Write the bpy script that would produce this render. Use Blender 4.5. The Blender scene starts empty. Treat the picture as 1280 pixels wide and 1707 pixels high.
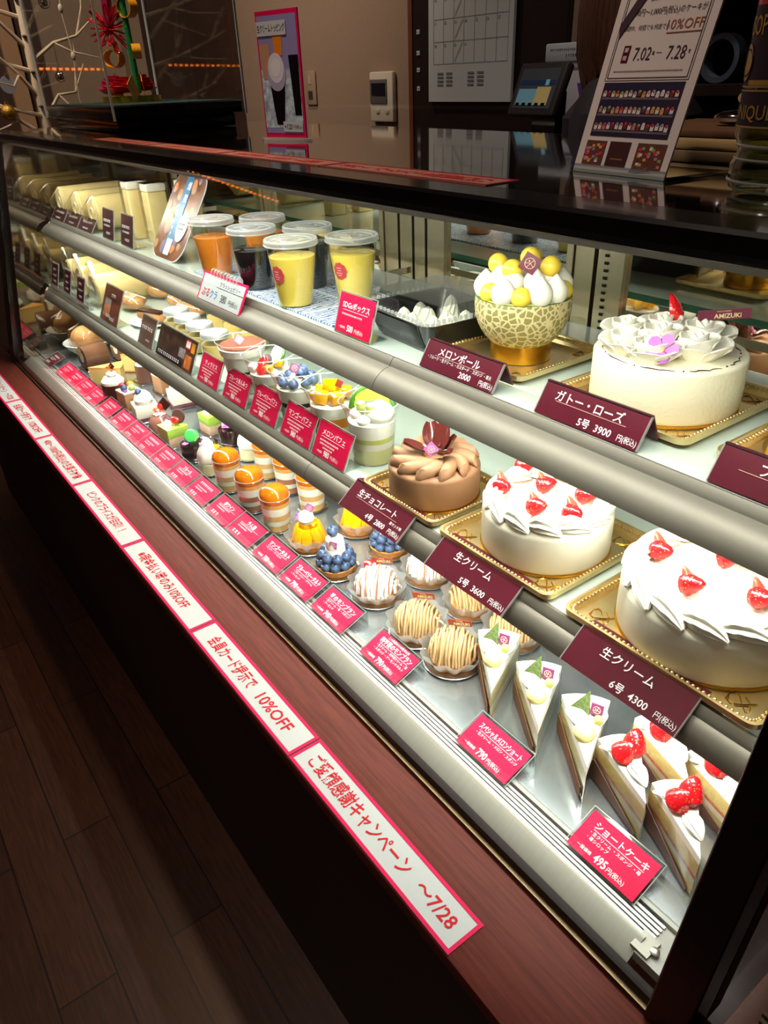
import bpy, bmesh, math, random
from mathutils import Vector, Matrix, Euler

R = math.radians
sc = bpy.context.scene
COL = sc.collection
random.seed(7)
CUT = False

# ================================================================ camera
cam_d = bpy.data.cameras.new('camera')
cam = bpy.data.objects.new('camera', cam_d)
COL.objects.link(cam)
cam_d.sensor_fit = 'VERTICAL'
cam_d.sensor_height = 24.0
cam_d.lens = 1225.0 / 1707.0 * 24.0
cam_d.clip_start = 0.02
CAM_ROT = Matrix(((0.594554, -0.392646, 0.701665), (0.80329, 0.328137, -0.497042), (-0.035081, 0.859159, 0.510504)))
cam.matrix_world = Matrix.Translation((0, 0, 1.25)) @ CAM_ROT.to_4x4()
sc.camera = cam

# ================================================================ view, world, lights
sc.view_settings.view_transform = 'Standard'
sc.view_settings.look = 'None'
sc.view_settings.exposure = 0.0
sc.view_settings.gamma = 1.0
sc.view_settings.use_curve_mapping = False
sc.cycles.transparent_max_bounces = 40
sc.cycles.max_bounces = 8
sc.cycles.sample_clamp_indirect = 4.0
w = bpy.data.worlds.new('world'); sc.world = w; w.use_nodes = True
w.node_tree.nodes['Background'].inputs[0].default_value = (0.012, 0.010, 0.009, 1)
w.node_tree.nodes['Background'].inputs[1].default_value = 0.3

def area(name, loc, rot, sx, sy, power, col, spread=180):
    l = bpy.data.lights.new(name, 'AREA'); l.shape = 'RECTANGLE'; l.size = sx; l.size_y = sy
    l.energy = power; l.color = col; l.spread = R(spread)
    o = bpy.data.objects.new(name, l); COL.objects.link(o); o.location = loc; o.rotation_euler = rot
    return o
def spot(name, loc, aim, power, col, angle=70, blend=.6, rad=.05):
    l = bpy.data.lights.new(name, 'SPOT'); l.energy = power; l.color = col; l.spot_size = R(angle); l.spot_blend = blend; l.shadow_soft_size = rad
    o = bpy.data.objects.new(name, l); COL.objects.link(o); o.location = loc
    o.rotation_euler = (Vector(aim) - Vector(loc)).to_track_quat('-Z', 'Y').to_euler()
    return o

WHITE = (1.0, 0.97, 0.91)
WARM = (1.0, 0.66, 0.40)
# the showcase's own LED strips: under the canopy and under each shelf lip, shining down and back
area('canopy_led', (-1.27, 0.505, 1.124), (R(22), 0, 0), 2.2, 0.012, 8.4, WHITE)
area('upper_shelf_led', (-1.27, 0.557, 0.9056), (R(10), 0, 0), 2.16, 0.010, 6.5, WHITE)
area('lower_shelf_led', (-1.27, 0.504, 0.7256), (R(10), 0, 0), 2.16, 0.010, 8.0, WHITE)
# warm downlights of the shop, with two added fill spots among them
spot('downlight_aisle', (-1.7, 0.75, 2.55), (-1.35, -0.35, 0), 42, WARM, 62, .7, .05)
spot('downlight_counter', (-0.9, 0.1, 2.55), (-0.9, 0.75, 1.1), 42, (1, .80, .66), 62, .9, .06)
spot('downlight_wall', (-2.6, 1.2, 2.55), (-2.9, 1.9, 1.3), 42, (1, .80, .64), 110, 1, .08)
spot('downlight_corner', (-2.6, 0.1, 2.55), (-4.0, 1.15, 1.2), 95, (1, .84, .70), 110, 1, .08)
spot('ornament_fill_spot', (-2.1, 0.3, 2.55), (-2.2, 0.8, 1.25), 85, (1, .88, .76), 40, .9, .05)  # fill spot added to brighten the ribbon ornament
spot('staff_fill_spot', (-1.2, 1.0, 2.55), (-1.35, 1.6, 1.2), 22, (1, .86, .78), 60, .9, .06)  # added fill, lifts the carton and till on the staff side
area('shop_ceiling_light', (-0.6, -1.6, 2.58), (0, 0, 0), 1.2, 1.2, 9, (1, .86, .72))

# ================================================================ materials
def lin(c):
    return tuple(((x / 255) / 12.92 if x / 255 <= .04045 else ((x / 255 + .055) / 1.055) ** 2.4) for x in c)
MATS = {}
def mat(name, rgb, rough=.5, metal=0., var=0., vs=20., bump=0., bs=60., coat=0., emit=0., sss=0., stretch=None, spec=.5):
    if name in MATS: return MATS[name]
    m = bpy.data.materials.new(name); m.use_nodes = True; nt = m.node_tree; N = nt.nodes; L = nt.links
    b = N['Principled BSDF']; c = lin(rgb)
    b.inputs['Base Color'].default_value = (*c, 1); b.inputs['Roughness'].default_value = rough; b.inputs['Metallic'].default_value = metal
    b.inputs['Specular IOR Level'].default_value = spec
    if coat: b.inputs['Coat Weight'].default_value = coat; b.inputs['Coat Roughness'].default_value = .06
    if emit: b.inputs['Emission Color'].default_value = (*c, 1); b.inputs['Emission Strength'].default_value = emit
    if sss: b.inputs['Subsurface Weight'].default_value = sss; b.inputs['Subsurface Radius'].default_value = (.01, .007, .004); b.inputs['Subsurface Scale'].default_value = 1
    if var or bump:
        tc = N.new('ShaderNodeTexCoord'); src = tc.outputs['Object']
        if stretch:
            mp = N.new('ShaderNodeMapping'); mp.inputs['Scale'].default_value = stretch; L.new(src, mp.inputs[0]); src = mp.outputs[0]
    if var:
        n = N.new('ShaderNodeTexNoise'); n.inputs['Scale'].default_value = vs; n.inputs['Detail'].default_value = 5; L.new(src, n.inputs['Vector'])
        r = N.new('ShaderNodeValToRGB'); r.color_ramp.elements[0].position = .3; r.color_ramp.elements[1].position = .7
        r.color_ramp.elements[0].color = (*[x * (1 - var) for x in c], 1); r.color_ramp.elements[1].color = (*[min(1, x * (1 + var)) for x in c], 1)
        L.new(n.outputs['Fac'], r.inputs[0]); L.new(r.outputs[0], b.inputs['Base Color'])
    if bump:
        n2 = N.new('ShaderNodeTexNoise'); n2.inputs['Scale'].default_value = bs; n2.inputs['Detail'].default_value = 4; L.new(src, n2.inputs['Vector'])
        bp = N.new('ShaderNodeBump'); bp.inputs['Strength'].default_value = bump; bp.inputs['Distance'].default_value = .002
        L.new(n2.outputs['Fac'], bp.inputs['Height']); L.new(bp.outputs[0], b.inputs['Normal'])
    MATS[name] = m; return m
def clear(name, tint=(255, 255, 255), refl=1., rough=.02, base=0., milk=0.):
    # thin clear glass or plastic: fresnel reflection over a tinted see-through
    if name in MATS: return MATS[name]
    m = bpy.data.materials.new(name); m.use_nodes = True; nt = m.node_tree; N = nt.nodes; L = nt.links
    for n in list(N):
        if n.type == 'BSDF_PRINCIPLED': N.remove(n)
    out = [n for n in N if n.type == 'OUTPUT_MATERIAL'][0]
    t = N.new('ShaderNodeBsdfTransparent'); t.inputs[0].default_value = (*lin(tint), 1)
    g = N.new('ShaderNodeBsdfGlossy'); g.inputs['Roughness'].default_value = rough; g.inputs['Color'].default_value = (1, 1, 1, 1)
    lw = N.new('ShaderNodeLayerWeight'); lw.inputs['Blend'].default_value = .5
    pw = N.new('ShaderNodeMath'); pw.operation = 'POWER'; pw.inputs[1].default_value = 5.; L.new(lw.outputs['Facing'], pw.inputs[0])
    f = N.new('ShaderNodeMath'); f.operation = 'MULTIPLY_ADD'; f.inputs[1].default_value = .965; f.inputs[2].default_value = .035; L.new(pw.outputs[0], f.inputs[0])
    ma = N.new('ShaderNodeMath'); ma.operation = 'MULTIPLY_ADD'; ma.inputs[1].default_value = refl; ma.inputs[2].default_value = base; ma.use_clamp = True
    mx = N.new('ShaderNodeMixShader')
    L.new(f.outputs[0], ma.inputs[0]); L.new(ma.outputs[0], mx.inputs[0]); L.new(t.outputs[0], mx.inputs[1]); L.new(g.outputs[0], mx.inputs[2]); L.new(mx.outputs[0], out.inputs[0])
    if milk:   # slightly cloudy plastic
        df = N.new('ShaderNodeBsdfDiffuse'); df.inputs[0].default_value = (.92, .93, .92, 1); tl = N.new('ShaderNodeBsdfTranslucent'); tl.inputs[0].default_value = (.92, .93, .92, 1)
        ad = N.new('ShaderNodeMixShader'); ad.inputs[0].default_value = .5; L.new(df.outputs[0], ad.inputs[1]); L.new(tl.outputs[0], ad.inputs[2])
        mk = N.new('ShaderNodeMixShader'); mk.inputs[0].default_value = milk; L.new(mx.outputs[0], mk.inputs[1]); L.new(ad.outputs[0], mk.inputs[2]); L.new(mk.outputs[0], out.inputs[0])
    MATS[name] = m; return m
def wood(name, dark, light, rough, scale=(1, 14, 14), coat=0.):
    if name in MATS: return MATS[name]
    m = mat(name, dark, rough, coat=coat); nt = m.node_tree; N = nt.nodes; L = nt.links; b = N['Principled BSDF']
    tc = N.new('ShaderNodeTexCoord'); mp = N.new('ShaderNodeMapping'); mp.inputs['Scale'].default_value = scale; L.new(tc.outputs['Object'], mp.inputs[0])
    n = N.new('ShaderNodeTexNoise'); n.inputs['Scale'].default_value = 9; n.inputs['Detail'].default_value = 8; n.inputs['Roughness'].default_value = .65; L.new(mp.outputs[0], n.inputs[0])
    r = N.new('ShaderNodeValToRGB'); r.color_ramp.elements[0].position = .32; r.color_ramp.elements[1].position = .68
    r.color_ramp.elements[0].color = (*lin(dark), 1); r.color_ramp.elements[1].color = (*lin(light), 1)
    L.new(n.outputs['Fac'], r.inputs[0]); L.new(r.outputs[0], b.inputs['Base Color'])
    bp = N.new('ShaderNodeBump'); bp.inputs['Strength'].default_value = .12; bp.inputs['Distance'].default_value = .001; L.new(n.outputs['Fac'], bp.inputs['Height']); L.new(bp.outputs[0], b.inputs['Normal'])
    return m

# ================================================================ mesh builder
GL = {}
_tc = bpy.data.curves.new('lettering_source', 'FONT'); _tc.resolution_u = 2
_to = bpy.data.objects.new('lettering_source', _tc)
def glyphs(s, bold=0.):
    k = (s, bold)
    if k not in GL:
        if _to.name not in COL.objects: COL.objects.link(_to)
        _tc.body = s; _tc.offset = bold
        bpy.context.view_layer.update()
        ev = _to.evaluated_get(bpy.context.evaluated_depsgraph_get()); me = ev.to_mesh()
        GL[k] = ([tuple(v.co) for v in me.vertices], [tuple(p.vertices) for p in me.polygons]); ev.to_mesh_clear()
    return GL[k]
class MB:
    def __init__(s): s.V = []; s.F = []; s.I = []; s.S = []; s.M = []
    def mi(s, m):
        if m not in s.M: s.M.append(m)
        return s.M.index(m)
    def add(s, V, F, m, M=None, smooth=False):
        o = len(s.V); i = s.mi(m)
        s.V += [tuple(M @ Vector(v)) if M else tuple(v) for v in V]
        for f in F: s.F.append(tuple(a + o for a in f)); s.I.append(i); s.S.append(smooth)
        return s
    def box(s, c, d, m, M=None):
        x, y, z = c; a, b, e = d[0] / 2, d[1] / 2, d[2] / 2
        V = [(x + i * a, y + j * b, z + k * e) for i in (-1, 1) for j in (-1, 1) for k in (-1, 1)]
        return s.add(V, [(0, 1, 3, 2), (4, 6, 7, 5), (0, 4, 5, 1), (2, 3, 7, 6), (0, 2, 6, 4), (1, 5, 7, 3)], m, M)
    def rbox(s, c, d, r, m, M=None, seg=2):
        bm = bmesh.new(); bmesh.ops.create_cube(bm, size=1)
        for v in bm.verts: v.co = Vector((v.co.x * d[0] + c[0], v.co.y * d[1] + c[1], v.co.z * d[2] + c[2]))
        bmesh.ops.bevel(bm, geom=list(bm.edges), offset=r, segments=seg, profile=.5, affect='EDGES')
        bm.verts.index_update(); s.add([v.co[:] for v in bm.verts], [[v.index for v in f.verts] for f in bm.faces], m, M, True); bm.free(); return s
    def lathe(s, P, m, c=(0, 0, 0), n=28, M=None, lob=0, amp=0., tw=0., a0=0., a1=2 * math.pi, sx=1., sy=1., smooth=True, cap=True):
        full = abs(a1 - a0 - 2 * math.pi) < 1e-6; k = n if full else n + 1
        V = []; rings = []
        zs = [p[1] for p in P]; zr = (max(zs) - min(zs)) or 1
        for r, z in P:
            if r < 1e-6: rings.append([len(V)] * k); V.append((c[0], c[1], c[2] + z)); continue
            ring = []
            for i in range(k):
                a = a0 + (a1 - a0) * i / n
                t = a + tw * (z - min(zs)) / zr
                rr = r * (1 + (amp * math.cos(lob * a) if lob else 0))
                ring.append(len(V)); V.append((c[0] + sx * rr * math.cos(t), c[1] + sy * rr * math.sin(t), c[2] + z))
            rings.append(ring)
        F = []
        for A, B in zip(rings, rings[1:]):
            for i in range(n):
                j = (i + 1) % k
                q = []
                for x in (A[i], A[j], B[j], B[i]):
                    if x not in q: q.append(x)
                if len(q) > 2: F.append(tuple(q))
        if cap:
            if full:
                if P[0][0] > 1e-6: F.append(tuple(reversed(rings[0])))
                if P[-1][0] > 1e-6: F.append(tuple(rings[-1]))
            else:
                F.append(tuple(dict.fromkeys(r[0] for r in rings))); F.append(tuple(dict.fromkeys(r[-1] for r in reversed(rings))))
        return s.add(V, F, m, M, smooth)
    def ball(s, c, r, m, n=16, sz=1., M=None, sx=1., sy=1.):
        k = max(6, n // 2)
        P = [(r * math.sin(math.pi * i / k) if 0 < i < k else 0, -r * sz * math.cos(math.pi * i / k)) for i in range(k + 1)]
        return s.lathe(P, m, c, n, M, sx=sx, sy=sy)
    def tube(s, P, r, m, n=6, M=None, closed=False):
        P = [Vector(p) for p in P]; k = len(P); rs = r if isinstance(r, (list, tuple)) else [r] * k
        V = []; up = Vector((0, 0, 1)); prev = None
        for i in range(k):
            d = (P[(i + 1) % k] - P[i - 1]) if closed else (P[min(i + 1, k - 1)] - P[max(i - 1, 0)])
            d = d.normalized() if d.length > 1e-9 else Vector((0, 0, 1))
            if prev is None:
                a = d.cross(up); a = a if a.length > .1 else d.cross(Vector((1, 0, 0)))
            else: a = prev - d * prev.dot(d)
            a.normalize(); prev = a; b = d.cross(a)
            for j in range(n):
                t = 2 * math.pi * j / n; V.append(P[i] + (a * math.cos(t) + b * math.sin(t)) * rs[i])
        F = []
        for i in range(k if closed else k - 1):
            for j in range(n):
                A = i * n; B = ((i + 1) % k) * n; j2 = (j + 1) % n
                F.append((A + j, A + j2, B + j2, B + j))
        if not closed: F += [tuple(reversed(range(n))), tuple(range((k - 1) * n, k * n))]
        return s.add([tuple(v) for v in V], F, m, M, True)
    def prism(s, P, z0, z1, m, M=None, smooth=False):
        k = len(P); V = [(x, y, z0) for x, y in P] + [(x, y, z1) for x, y in P]
        F = [tuple(reversed(range(k))), tuple(range(k, 2 * k))] + [(i, (i + 1) % k, k + (i + 1) % k, k + i) for i in range(k)]
        return s.add(V, F, m, M, smooth)
    def xprism(s, P, x0, x1, m, smooth=False):
        # profile in (y, z) run along x
        return s.prism(P, x0, x1, m, Matrix(((0, 0, 1, 0), (1, 0, 0, 0), (0, 1, 0, 0), (0, 0, 0, 1))), smooth)
    def text(s, t, size, x, y, m, M=None, al='c', sx=1., z=.0005, w=None, bold=0.):
        V, F = glyphs(t, bold)
        if not V: return s
        a = min(v[0] for v in V); b = max(v[0] for v in V)
        k = size * sx
        if w: k = min(k, w / (b - a)) if al != 'fit' else w / (b - a)
        off = {'c': (a + b) / 2, 'l': a, 'r': b, 'fit': (a + b) / 2}[al]
        return s.add([((v[0] - off) * k + x, (v[1] - .36) * size + y, z) for v in V], F, m, M)
    def build(s, name, parent=None, loc=(0, 0, 0), rot=(0, 0, 0), bevel=0.):
        me = bpy.data.meshes.new(name); me.from_pydata(s.V, [], s.F)
        for m in s.M: me.materials.append(m)
        me.polygons.foreach_set('material_index', s.I); me.polygons.foreach_set('use_smooth', s.S); me.update(); me.set_sharp_from_angle(angle=R(38))
        o = bpy.data.objects.new(name, me); COL.objects.link(o); o.location = loc; o.rotation_euler = rot
        if parent: o.parent = parent
        if bevel:
            b = o.modifiers.new('edge', 'BEVEL'); b.width = bevel; b.segments = 2; b.limit_method = 'ANGLE'
        return o
def thing(name, label, cat, loc=(0, 0, 0), rz=0., group=None, rot=None):
    o = bpy.data.objects.new(name, None); COL.objects.link(o); o.empty_display_size = .02
    o.location = loc; o.rotation_euler = rot or (0, 0, rz); o['label'] = label; o['category'] = cat
    if group: o['group'] = group
    return o
def tag(o, label, cat, group=None):
    o['label'] = label; o['category'] = cat
    if group: o['group'] = group
    return o
def dup(root, loc, rz=None, label=None, group=None):
    def cp(o, p):
        c = o.copy(); COL.objects.link(c)
        if p: c.parent = p
        for ch in o.children: cp(ch, c)
        return c
    r = cp(root, None); r.location = loc
    if rz is not None: r.rotation_euler = (0, 0, rz)
    if label: r['label'] = label
    if group: r['group'] = group
    return r
def struct(o): o['kind'] = 'structure'; return o
def MT(x=0, y=0, z=0): return Matrix.Translation((x, y, z))
def MR(a, ax): return Matrix.Rotation(a, 4, ax)

# ---- heights (metres above the floor)
ZD, Z2, Z1, ZT = .55, .75, .93, 1.155     # deck, lower shelf, upper shelf, counter top
def gy(z): return .372 + (z - .535) * .18    # y of the sloping front glass at height z

# ================================================================ surfaces
M_black = mat('black lacquer', (12, 10, 12), .22, coat=.4)
M_dark = mat('dark laminate', (34, 20, 16), .45, var=.25, vs=30)
M_rubber = mat('black gasket', (12, 8, 7), .6, spec=.15)
M_steel = mat('brushed steel', (190, 186, 176), .30, 1., bump=.05, bs=40, stretch=(1, 60, 60))
M_lip = mat('satin steel shelf edge', (132, 126, 115), .5, .4, var=.06, vs=9)
M_steelv = mat('brushed steel upright', (196, 184, 158), .30, 1., bump=.05, bs=40, stretch=(60, 60, 1))
M_vent = mat('pale aluminium', (176, 180, 174), .45, .6)
M_guide = mat('satin aluminium guide', (132, 132, 123), .45, .35, var=.05, vs=5, stretch=(60, 1, 1))
M_shelf = mat('frosted pale green glass', (196, 210, 200), .12, coat=.6)
M_edge = mat('green glass edge', (70, 140, 128), .1, coat=.6)
M_deck = mat('scratched steel deck', (178, 186, 192), .2, .8, var=.12, vs=18, bump=.02, bs=90)
M_mirror = mat('mirror', (206, 204, 192), .02, 1.)
M_mirrord = mat('smoky mirror', (128, 118, 104), .04, 1.)
M_white = mat('white enamel', (228, 228, 220), .4)
M_gold = mat('brass trim', (128, 110, 82), .45, .9)
M_glass = clear('showcase glass', (250, 253, 250), 1.0)
M_acryl = clear('clear acrylic', (246, 250, 250), 1.6, .03, .015)
M_plast = clear('clear cup plastic', (248, 250, 248), 1.5, .04, .02)
M_plastedge = clear('clear cup rim', (235, 240, 238), 2.2, .08, .12, .35)
M_lidp = clear('cloudy lid plastic', (246, 248, 247), 1.5, .08, .05, .30)
M_acredge = mat('acrylic edge highlight', (206, 202, 196), .3)  # bright reflection along the box edges, painted as a pale colour
M_film = clear('clear cake film', (250, 248, 244), 1.6, .06, .02)
M_counter = mat('black glass counter', (24, 21, 19), .03, coat=1., spec=.9)
M_ledge = wood('red brown ledge wood', (84, 34, 26), (112, 50, 38), .55, (1.2, 22, 22)); M_ledge.node_tree.nodes['Principled BSDF'].inputs['Specular IOR Level'].default_value = .18
M_panel = wood('dark front panel wood', (26, 12, 10), (40, 19, 15), .5, (1, 20, 12))
M_wall = mat('beige wallpaper', (148, 124, 104), .9, var=.03, vs=60, bump=.15, bs=220)
M_wallb = mat('brown wall panel', (128, 96, 74), .8, var=.05, vs=8)
M_walld = mat('dark stained wood', (56, 36, 27), .55, var=.2, vs=6)
M_board = mat('dark brown notice panel', (30, 15, 13), .5, var=.15, vs=12)
M_ceil = mat('ceiling', (120, 105, 92), .9)
M_paper = mat('white paper', (198, 203, 204), .7, spec=.2)
M_ink = mat('black ink', (28, 22, 24), .6)
M_pink = mat('hot pink print', (222, 14, 84), .6, spec=.2)
M_pinkc = mat('crimson pink card', (206, 10, 66), .55, var=.04, vs=90, spec=.2)
M_maroon = mat('maroon card', (86, 16, 34), .3, var=.08, vs=60)
M_brown = mat('brown card', (66, 34, 34), .4, var=.1, vs=60)
M_letter = mat('white print', (250, 245, 245), .5)
M_redink = mat('red print', (200, 12, 34), .6, spec=.2)
M_cream = mat('whipped cream', (247, 243, 228), .55, sss=.0, bump=.05, bs=160)
M_cream2 = mat('soft white cream', (250, 248, 238), .5)
M_choc = mat('chocolate', (62, 28, 22), .25, var=.1, vs=80)
M_choccream = mat('milk chocolate cream', (158, 116, 84), .6, var=.06, vs=60, bump=.1, bs=120)
M_pinkchoc = mat('glossy cocoa mousse', (168, 112, 98), .22, coat=.5)
M_sponge = mat('yellow sponge', (236, 214, 146), .85, var=.07, vs=220, bump=.4, bs=420)
M_spongeb = mat('brown sponge', (120, 78, 52), .85, var=.15, vs=220, bump=.4, bs=420)
M_cocoa = mat('cocoa powder', (118, 60, 40), .95, var=.1, vs=300, bump=.4, bs=500)
M_yellow = mat('melon flesh', (240, 208, 72), .35, var=.1, vs=60, sss=.0)
M_mango = mat('mango', (252, 178, 10), .18, var=.06, vs=60, coat=.4)
M_orange = mat('orange fruit', (250, 150, 30), .25, coat=.3)
M_kiwi = mat('pale green melon', (206, 214, 118), .3, var=.1, vs=60)
M_rind = mat('green rind', (58, 104, 24), .4, var=.15, vs=60)
M_green = mat('green macaron', (72, 192, 92), .5)
M_pist = mat('pistachio mousse', (160, 196, 74), .5, var=.04, vs=60)
M_caramel = mat('caramel glaze', (190, 98, 8), .08, var=.5, vs=34, coat=1.)
M_custard = mat('custard', (238, 206, 128), .5)
M_crust = mat('tart crust', (206, 140, 70), .7, var=.2, vs=140, bump=.3, bs=300)
M_bread = mat('baked bread', (206, 150, 92), .6, var=.2, vs=30)
M_foil = mat('silver foil', (214, 216, 218), .22, 1.)
M_goldfoil = mat('gold foil board', (216, 170, 62), .25, 1., bump=.05, bs=80)
M_goldpl = mat('gold plastic tray', (232, 208, 152), .3, .9, var=.06, vs=60)
M_chest = mat('chestnut cream', (206, 170, 120), .6, var=.06, vs=140)
M_rasp = mat('raspberry', (196, 30, 60), .35, var=.15, vs=400, bump=.6, bs=700)
M_violet = mat('violet petal', (190, 110, 204), .6, var=.1, vs=200)
M_plaque = mat('maroon chocolate plaque', (110, 38, 62), .3)
M_plaquer = mat('brown chocolate plaque', (140, 60, 42), .3)
M_plaquel = mat('gold lettering', (236, 216, 160), .4)
M_lemon = mat('lemon jelly drink', (250, 220, 96), .12, var=.04, vs=20, coat=.5)
M_peach = mat('orange jelly drink', (236, 140, 44), .12, var=.06, vs=20, coat=.5)
M_coffee = mat('dark coffee jelly', (24, 18, 22), .08, coat=.8)
M_lidm = mat('tin lid', (214, 216, 216), .4, .55)
M_wax = clear('frosted wax paper', (236, 232, 222), 1.2, .2, .06, .30)

def strawberry_mat():
    m = mat('strawberry', (226, 34, 38), .2, coat=.5); nt = m.node_tree; N = nt.nodes; L = nt.links; b = N['Principled BSDF']
    tc = N.new('ShaderNodeTexCoord'); v = N.new('ShaderNodeTexVoronoi'); v.inputs['Scale'].default_value = 340
    L.new(tc.outputs['Object'], v.inputs['Vector'])
    r = N.new('ShaderNodeValToRGB'); r.color_ramp.elements[0].color = (*lin((250, 190, 110)), 1); r.color_ramp.elements[1].color = (*lin((222, 26, 34)), 1)
    r.color_ramp.elements[0].position = .12; r.color_ramp.elements[1].position = .22
    L.new(v.outputs['Distance'], r.inputs[0]); L.new(r.outputs[0], b.inputs['Base Color'])
    bp = N.new('ShaderNodeBump'); bp.inputs['Strength'].default_value = .5; bp.inputs['Distance'].default_value = .001
    L.new(v.outputs['Distance'], bp.inputs['Height']); L.new(bp.outputs[0], b.inputs['Normal']); return m
M_straw = strawberry_mat()
M_strawin = mat('strawberry flesh', (240, 92, 70), .25, var=.1, vs=150, coat=.5)
def berry_mat():
    m = mat('blueberry', (38, 52, 86), .35); nt = m.node_tree; N = nt.nodes; L = nt.links; b = N['Principled BSDF']
    tc = N.new('ShaderNodeTexCoord'); n = N.new('ShaderNodeTexNoise'); n.inputs['Scale'].default_value = 120; L.new(tc.outputs['Object'], n.inputs[0])
    r = N.new('ShaderNodeValToRGB'); r.color_ramp.elements[0].color = (*lin((34, 42, 66)), 1); r.color_ramp.elements[1].color = (*lin((96, 122, 164)), 1)
    r.color_ramp.elements[0].position = .35; r.color_ramp.elements[1].position = .7
    L.new(n.outputs['Fac'], r.inputs[0]); L.new(r.outputs[0], b.inputs['Base Color']); return m
M_blue = berry_mat()
def net_mat():
    m = mat('netted melon rind', (150, 150, 92), .6); nt = m.node_tree; N = nt.nodes; L = nt.links; b = N['Principled BSDF']
    tc = N.new('ShaderNodeTexCoord'); v = N.new('ShaderNodeTexVoronoi'); v.feature = 'DISTANCE_TO_EDGE'; v.inputs['Scale'].default_value = 120
    L.new(tc.outputs['Object'], v.inputs['Vector'])
    r = N.new('ShaderNodeValToRGB'); r.color_ramp.elements[0].color = (*lin((214, 198, 146)), 1); r.color_ramp.elements[1].color = (*lin((142, 134, 78)), 1)
    r.color_ramp.elements[0].position = .08; r.color_ramp.elements[1].position = .14
    L.new(v.outputs['Distance'], r.inputs[0]); L.new(r.outputs[0], b.inputs['Base Color'])
    bp = N.new('ShaderNodeBump'); bp.invert = True; bp.inputs['Strength'].default_value = .6; bp.inputs['Distance'].default_value = .0015
    L.new(r.outputs[0], bp.inputs['Height']); L.new(bp.outputs[0], b.inputs['Normal']); return m
M_net = net_mat()
def floor_mat():
    m = mat('dark oak floorboards', (60, 34, 22), .42); nt = m.node_tree; N = nt.nodes; L = nt.links; b = N['Principled BSDF']
    tc = N.new('ShaderNodeTexCoord'); br = N.new('ShaderNodeTexBrick'); mp = N.new('ShaderNodeMapping')
    mp.inputs['Location'].default_value = (.13, .0, 0); L.new(tc.outputs['Object'], mp.inputs[0]); L.new(mp.outputs[0], br.inputs['Vector'])
    br.inputs['Scale'].default_value = 1; br.inputs['Brick Width'].default_value = .68; br.inputs['Row Height'].default_value = .094; br.inputs['Mortar Size'].default_value = .0016
    br.inputs['Color1'].default_value = (*lin((84, 48, 32)), 1); br.inputs['Color2'].default_value = (*lin((66, 37, 25)), 1); br.inputs['Mortar'].default_value = (*lin((20, 10, 8)), 1); br.offset = .45
    mp2 = N.new('ShaderNodeMapping'); mp2.inputs['Scale'].default_value = (2, 26, 1); L.new(tc.outputs['Object'], mp2.inputs[0])
    n = N.new('ShaderNodeTexNoise'); n.inputs['Scale'].default_value = 7; n.inputs['Detail'].default_value = 8; n.inputs['Distortion'].default_value = .6; L.new(mp2.outputs[0], n.inputs[0])
    r = N.new('ShaderNodeValToRGB'); r.color_ramp.elements[0].color = (.55, .55, .55, 1); r.color_ramp.elements[1].color = (1.15, 1.15, 1.15, 1); r.color_ramp.elements[0].position = .3; r.color_ramp.elements[1].position = .7
    L.new(n.outputs['Fac'], r.inputs[0])
    mx = N.new('ShaderNodeMixRGB'); mx.blend_type = 'MULTIPLY'; mx.inputs[0].default_value = 1; L.new(br.outputs['Color'], mx.inputs[1]); L.new(r.outputs[0], mx.inputs[2]); L.new(mx.outputs[0], b.inputs['Base Color'])
    return m
M_floor = floor_mat()
M_led = mat('led tube', (255, 252, 240), .4, emit=6.)

# ================================================================ room
XL, XR, YB, YW, ZC = -4.2, 2.2, -2.6, 1.9, 2.6
struct(MB().box(((XL + XR) / 2, (YB + YW) / 2, -.03), (XR - XL + .4, YW - YB + .4, .06), M_floor).build('floor'))
struct(MB().box(((XL + XR) / 2, (YB + YW) / 2, ZC + .03), (XR - XL + .4, YW - YB + .4, .06), M_ceil).build('ceiling'))
struct(MB().box(((XL + XR) / 2, YW + .05, ZC / 2), (XR - XL + .2, .1, ZC), M_wall).build('wall_back'))
struct(MB().box(((XL + XR) / 2, YB - .05, ZC / 2), (XR - XL + .2, .1, ZC), M_wallb).build('wall_front'))
struct(MB().box((XR + .05, (YB + YW) / 2, ZC / 2), (.1, YW - YB, ZC), M_wallb).build('wall_right'))
struct(MB().box((XL - .05, (YB + YW) / 2, ZC / 2), (.1, YW - YB, ZC), M_walld).build('wall_left'))
struct(MB().box((XL + .01, 1.375, 1.3), (.02, .49, 2.6), M_wall).build('trim_1'))        # pale wall panel beside the door
struct(MB().box((XL + .015, .985, 1.3), (.03, .07, 2.6), mat('pale post', (158, 122, 88), .6)).build('trim_2'))
# dark door in the far corner with its casing
d = MB().box((XL + .012, 1.76, 1.03), (.024, .24, 2.06), M_walld).build('door_1'); struct(d)
c = MB()
c.box((XL + .02, 1.63, 1.05), (.04, .03, 2.1), M_walld); c.box((XL + .02, 1.885, 1.05), (.04, .03, 2.1), M_walld); c.box((XL + .02, 1.76, 2.1), (.04, .28, .04), M_walld)
c.build('door_casing', d)
h = MB().tube([(XL + .024, 1.84, 1.0), (XL + .06, 1.84, 1.0), (XL + .06, 1.80, 1.0)], .008, M_steel).build('door_handle', d)
struct(MB().box((-3.955, YW - .02, 1.3), (.47, .04, 2.6), M_walld).build('trim_3'))
struct(MB().box((-2.015, YW - .012, 1.3), (.69, .024, 2.6), M_board).build('trim_4'))     # dark panel the calendar hangs on
struct(MB().box((-2.372, YW - .014, 1.3), (.022, .028, 2.6), wood('panel edging', (96, 50, 30), (120, 66, 40), .5, (20, 20, 1))).build('trim_5'))
struct(MB().box((.2, YW - .02, 1.1), (2.9, .04, 2.2), M_walld).build('trim_6'))

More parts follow.
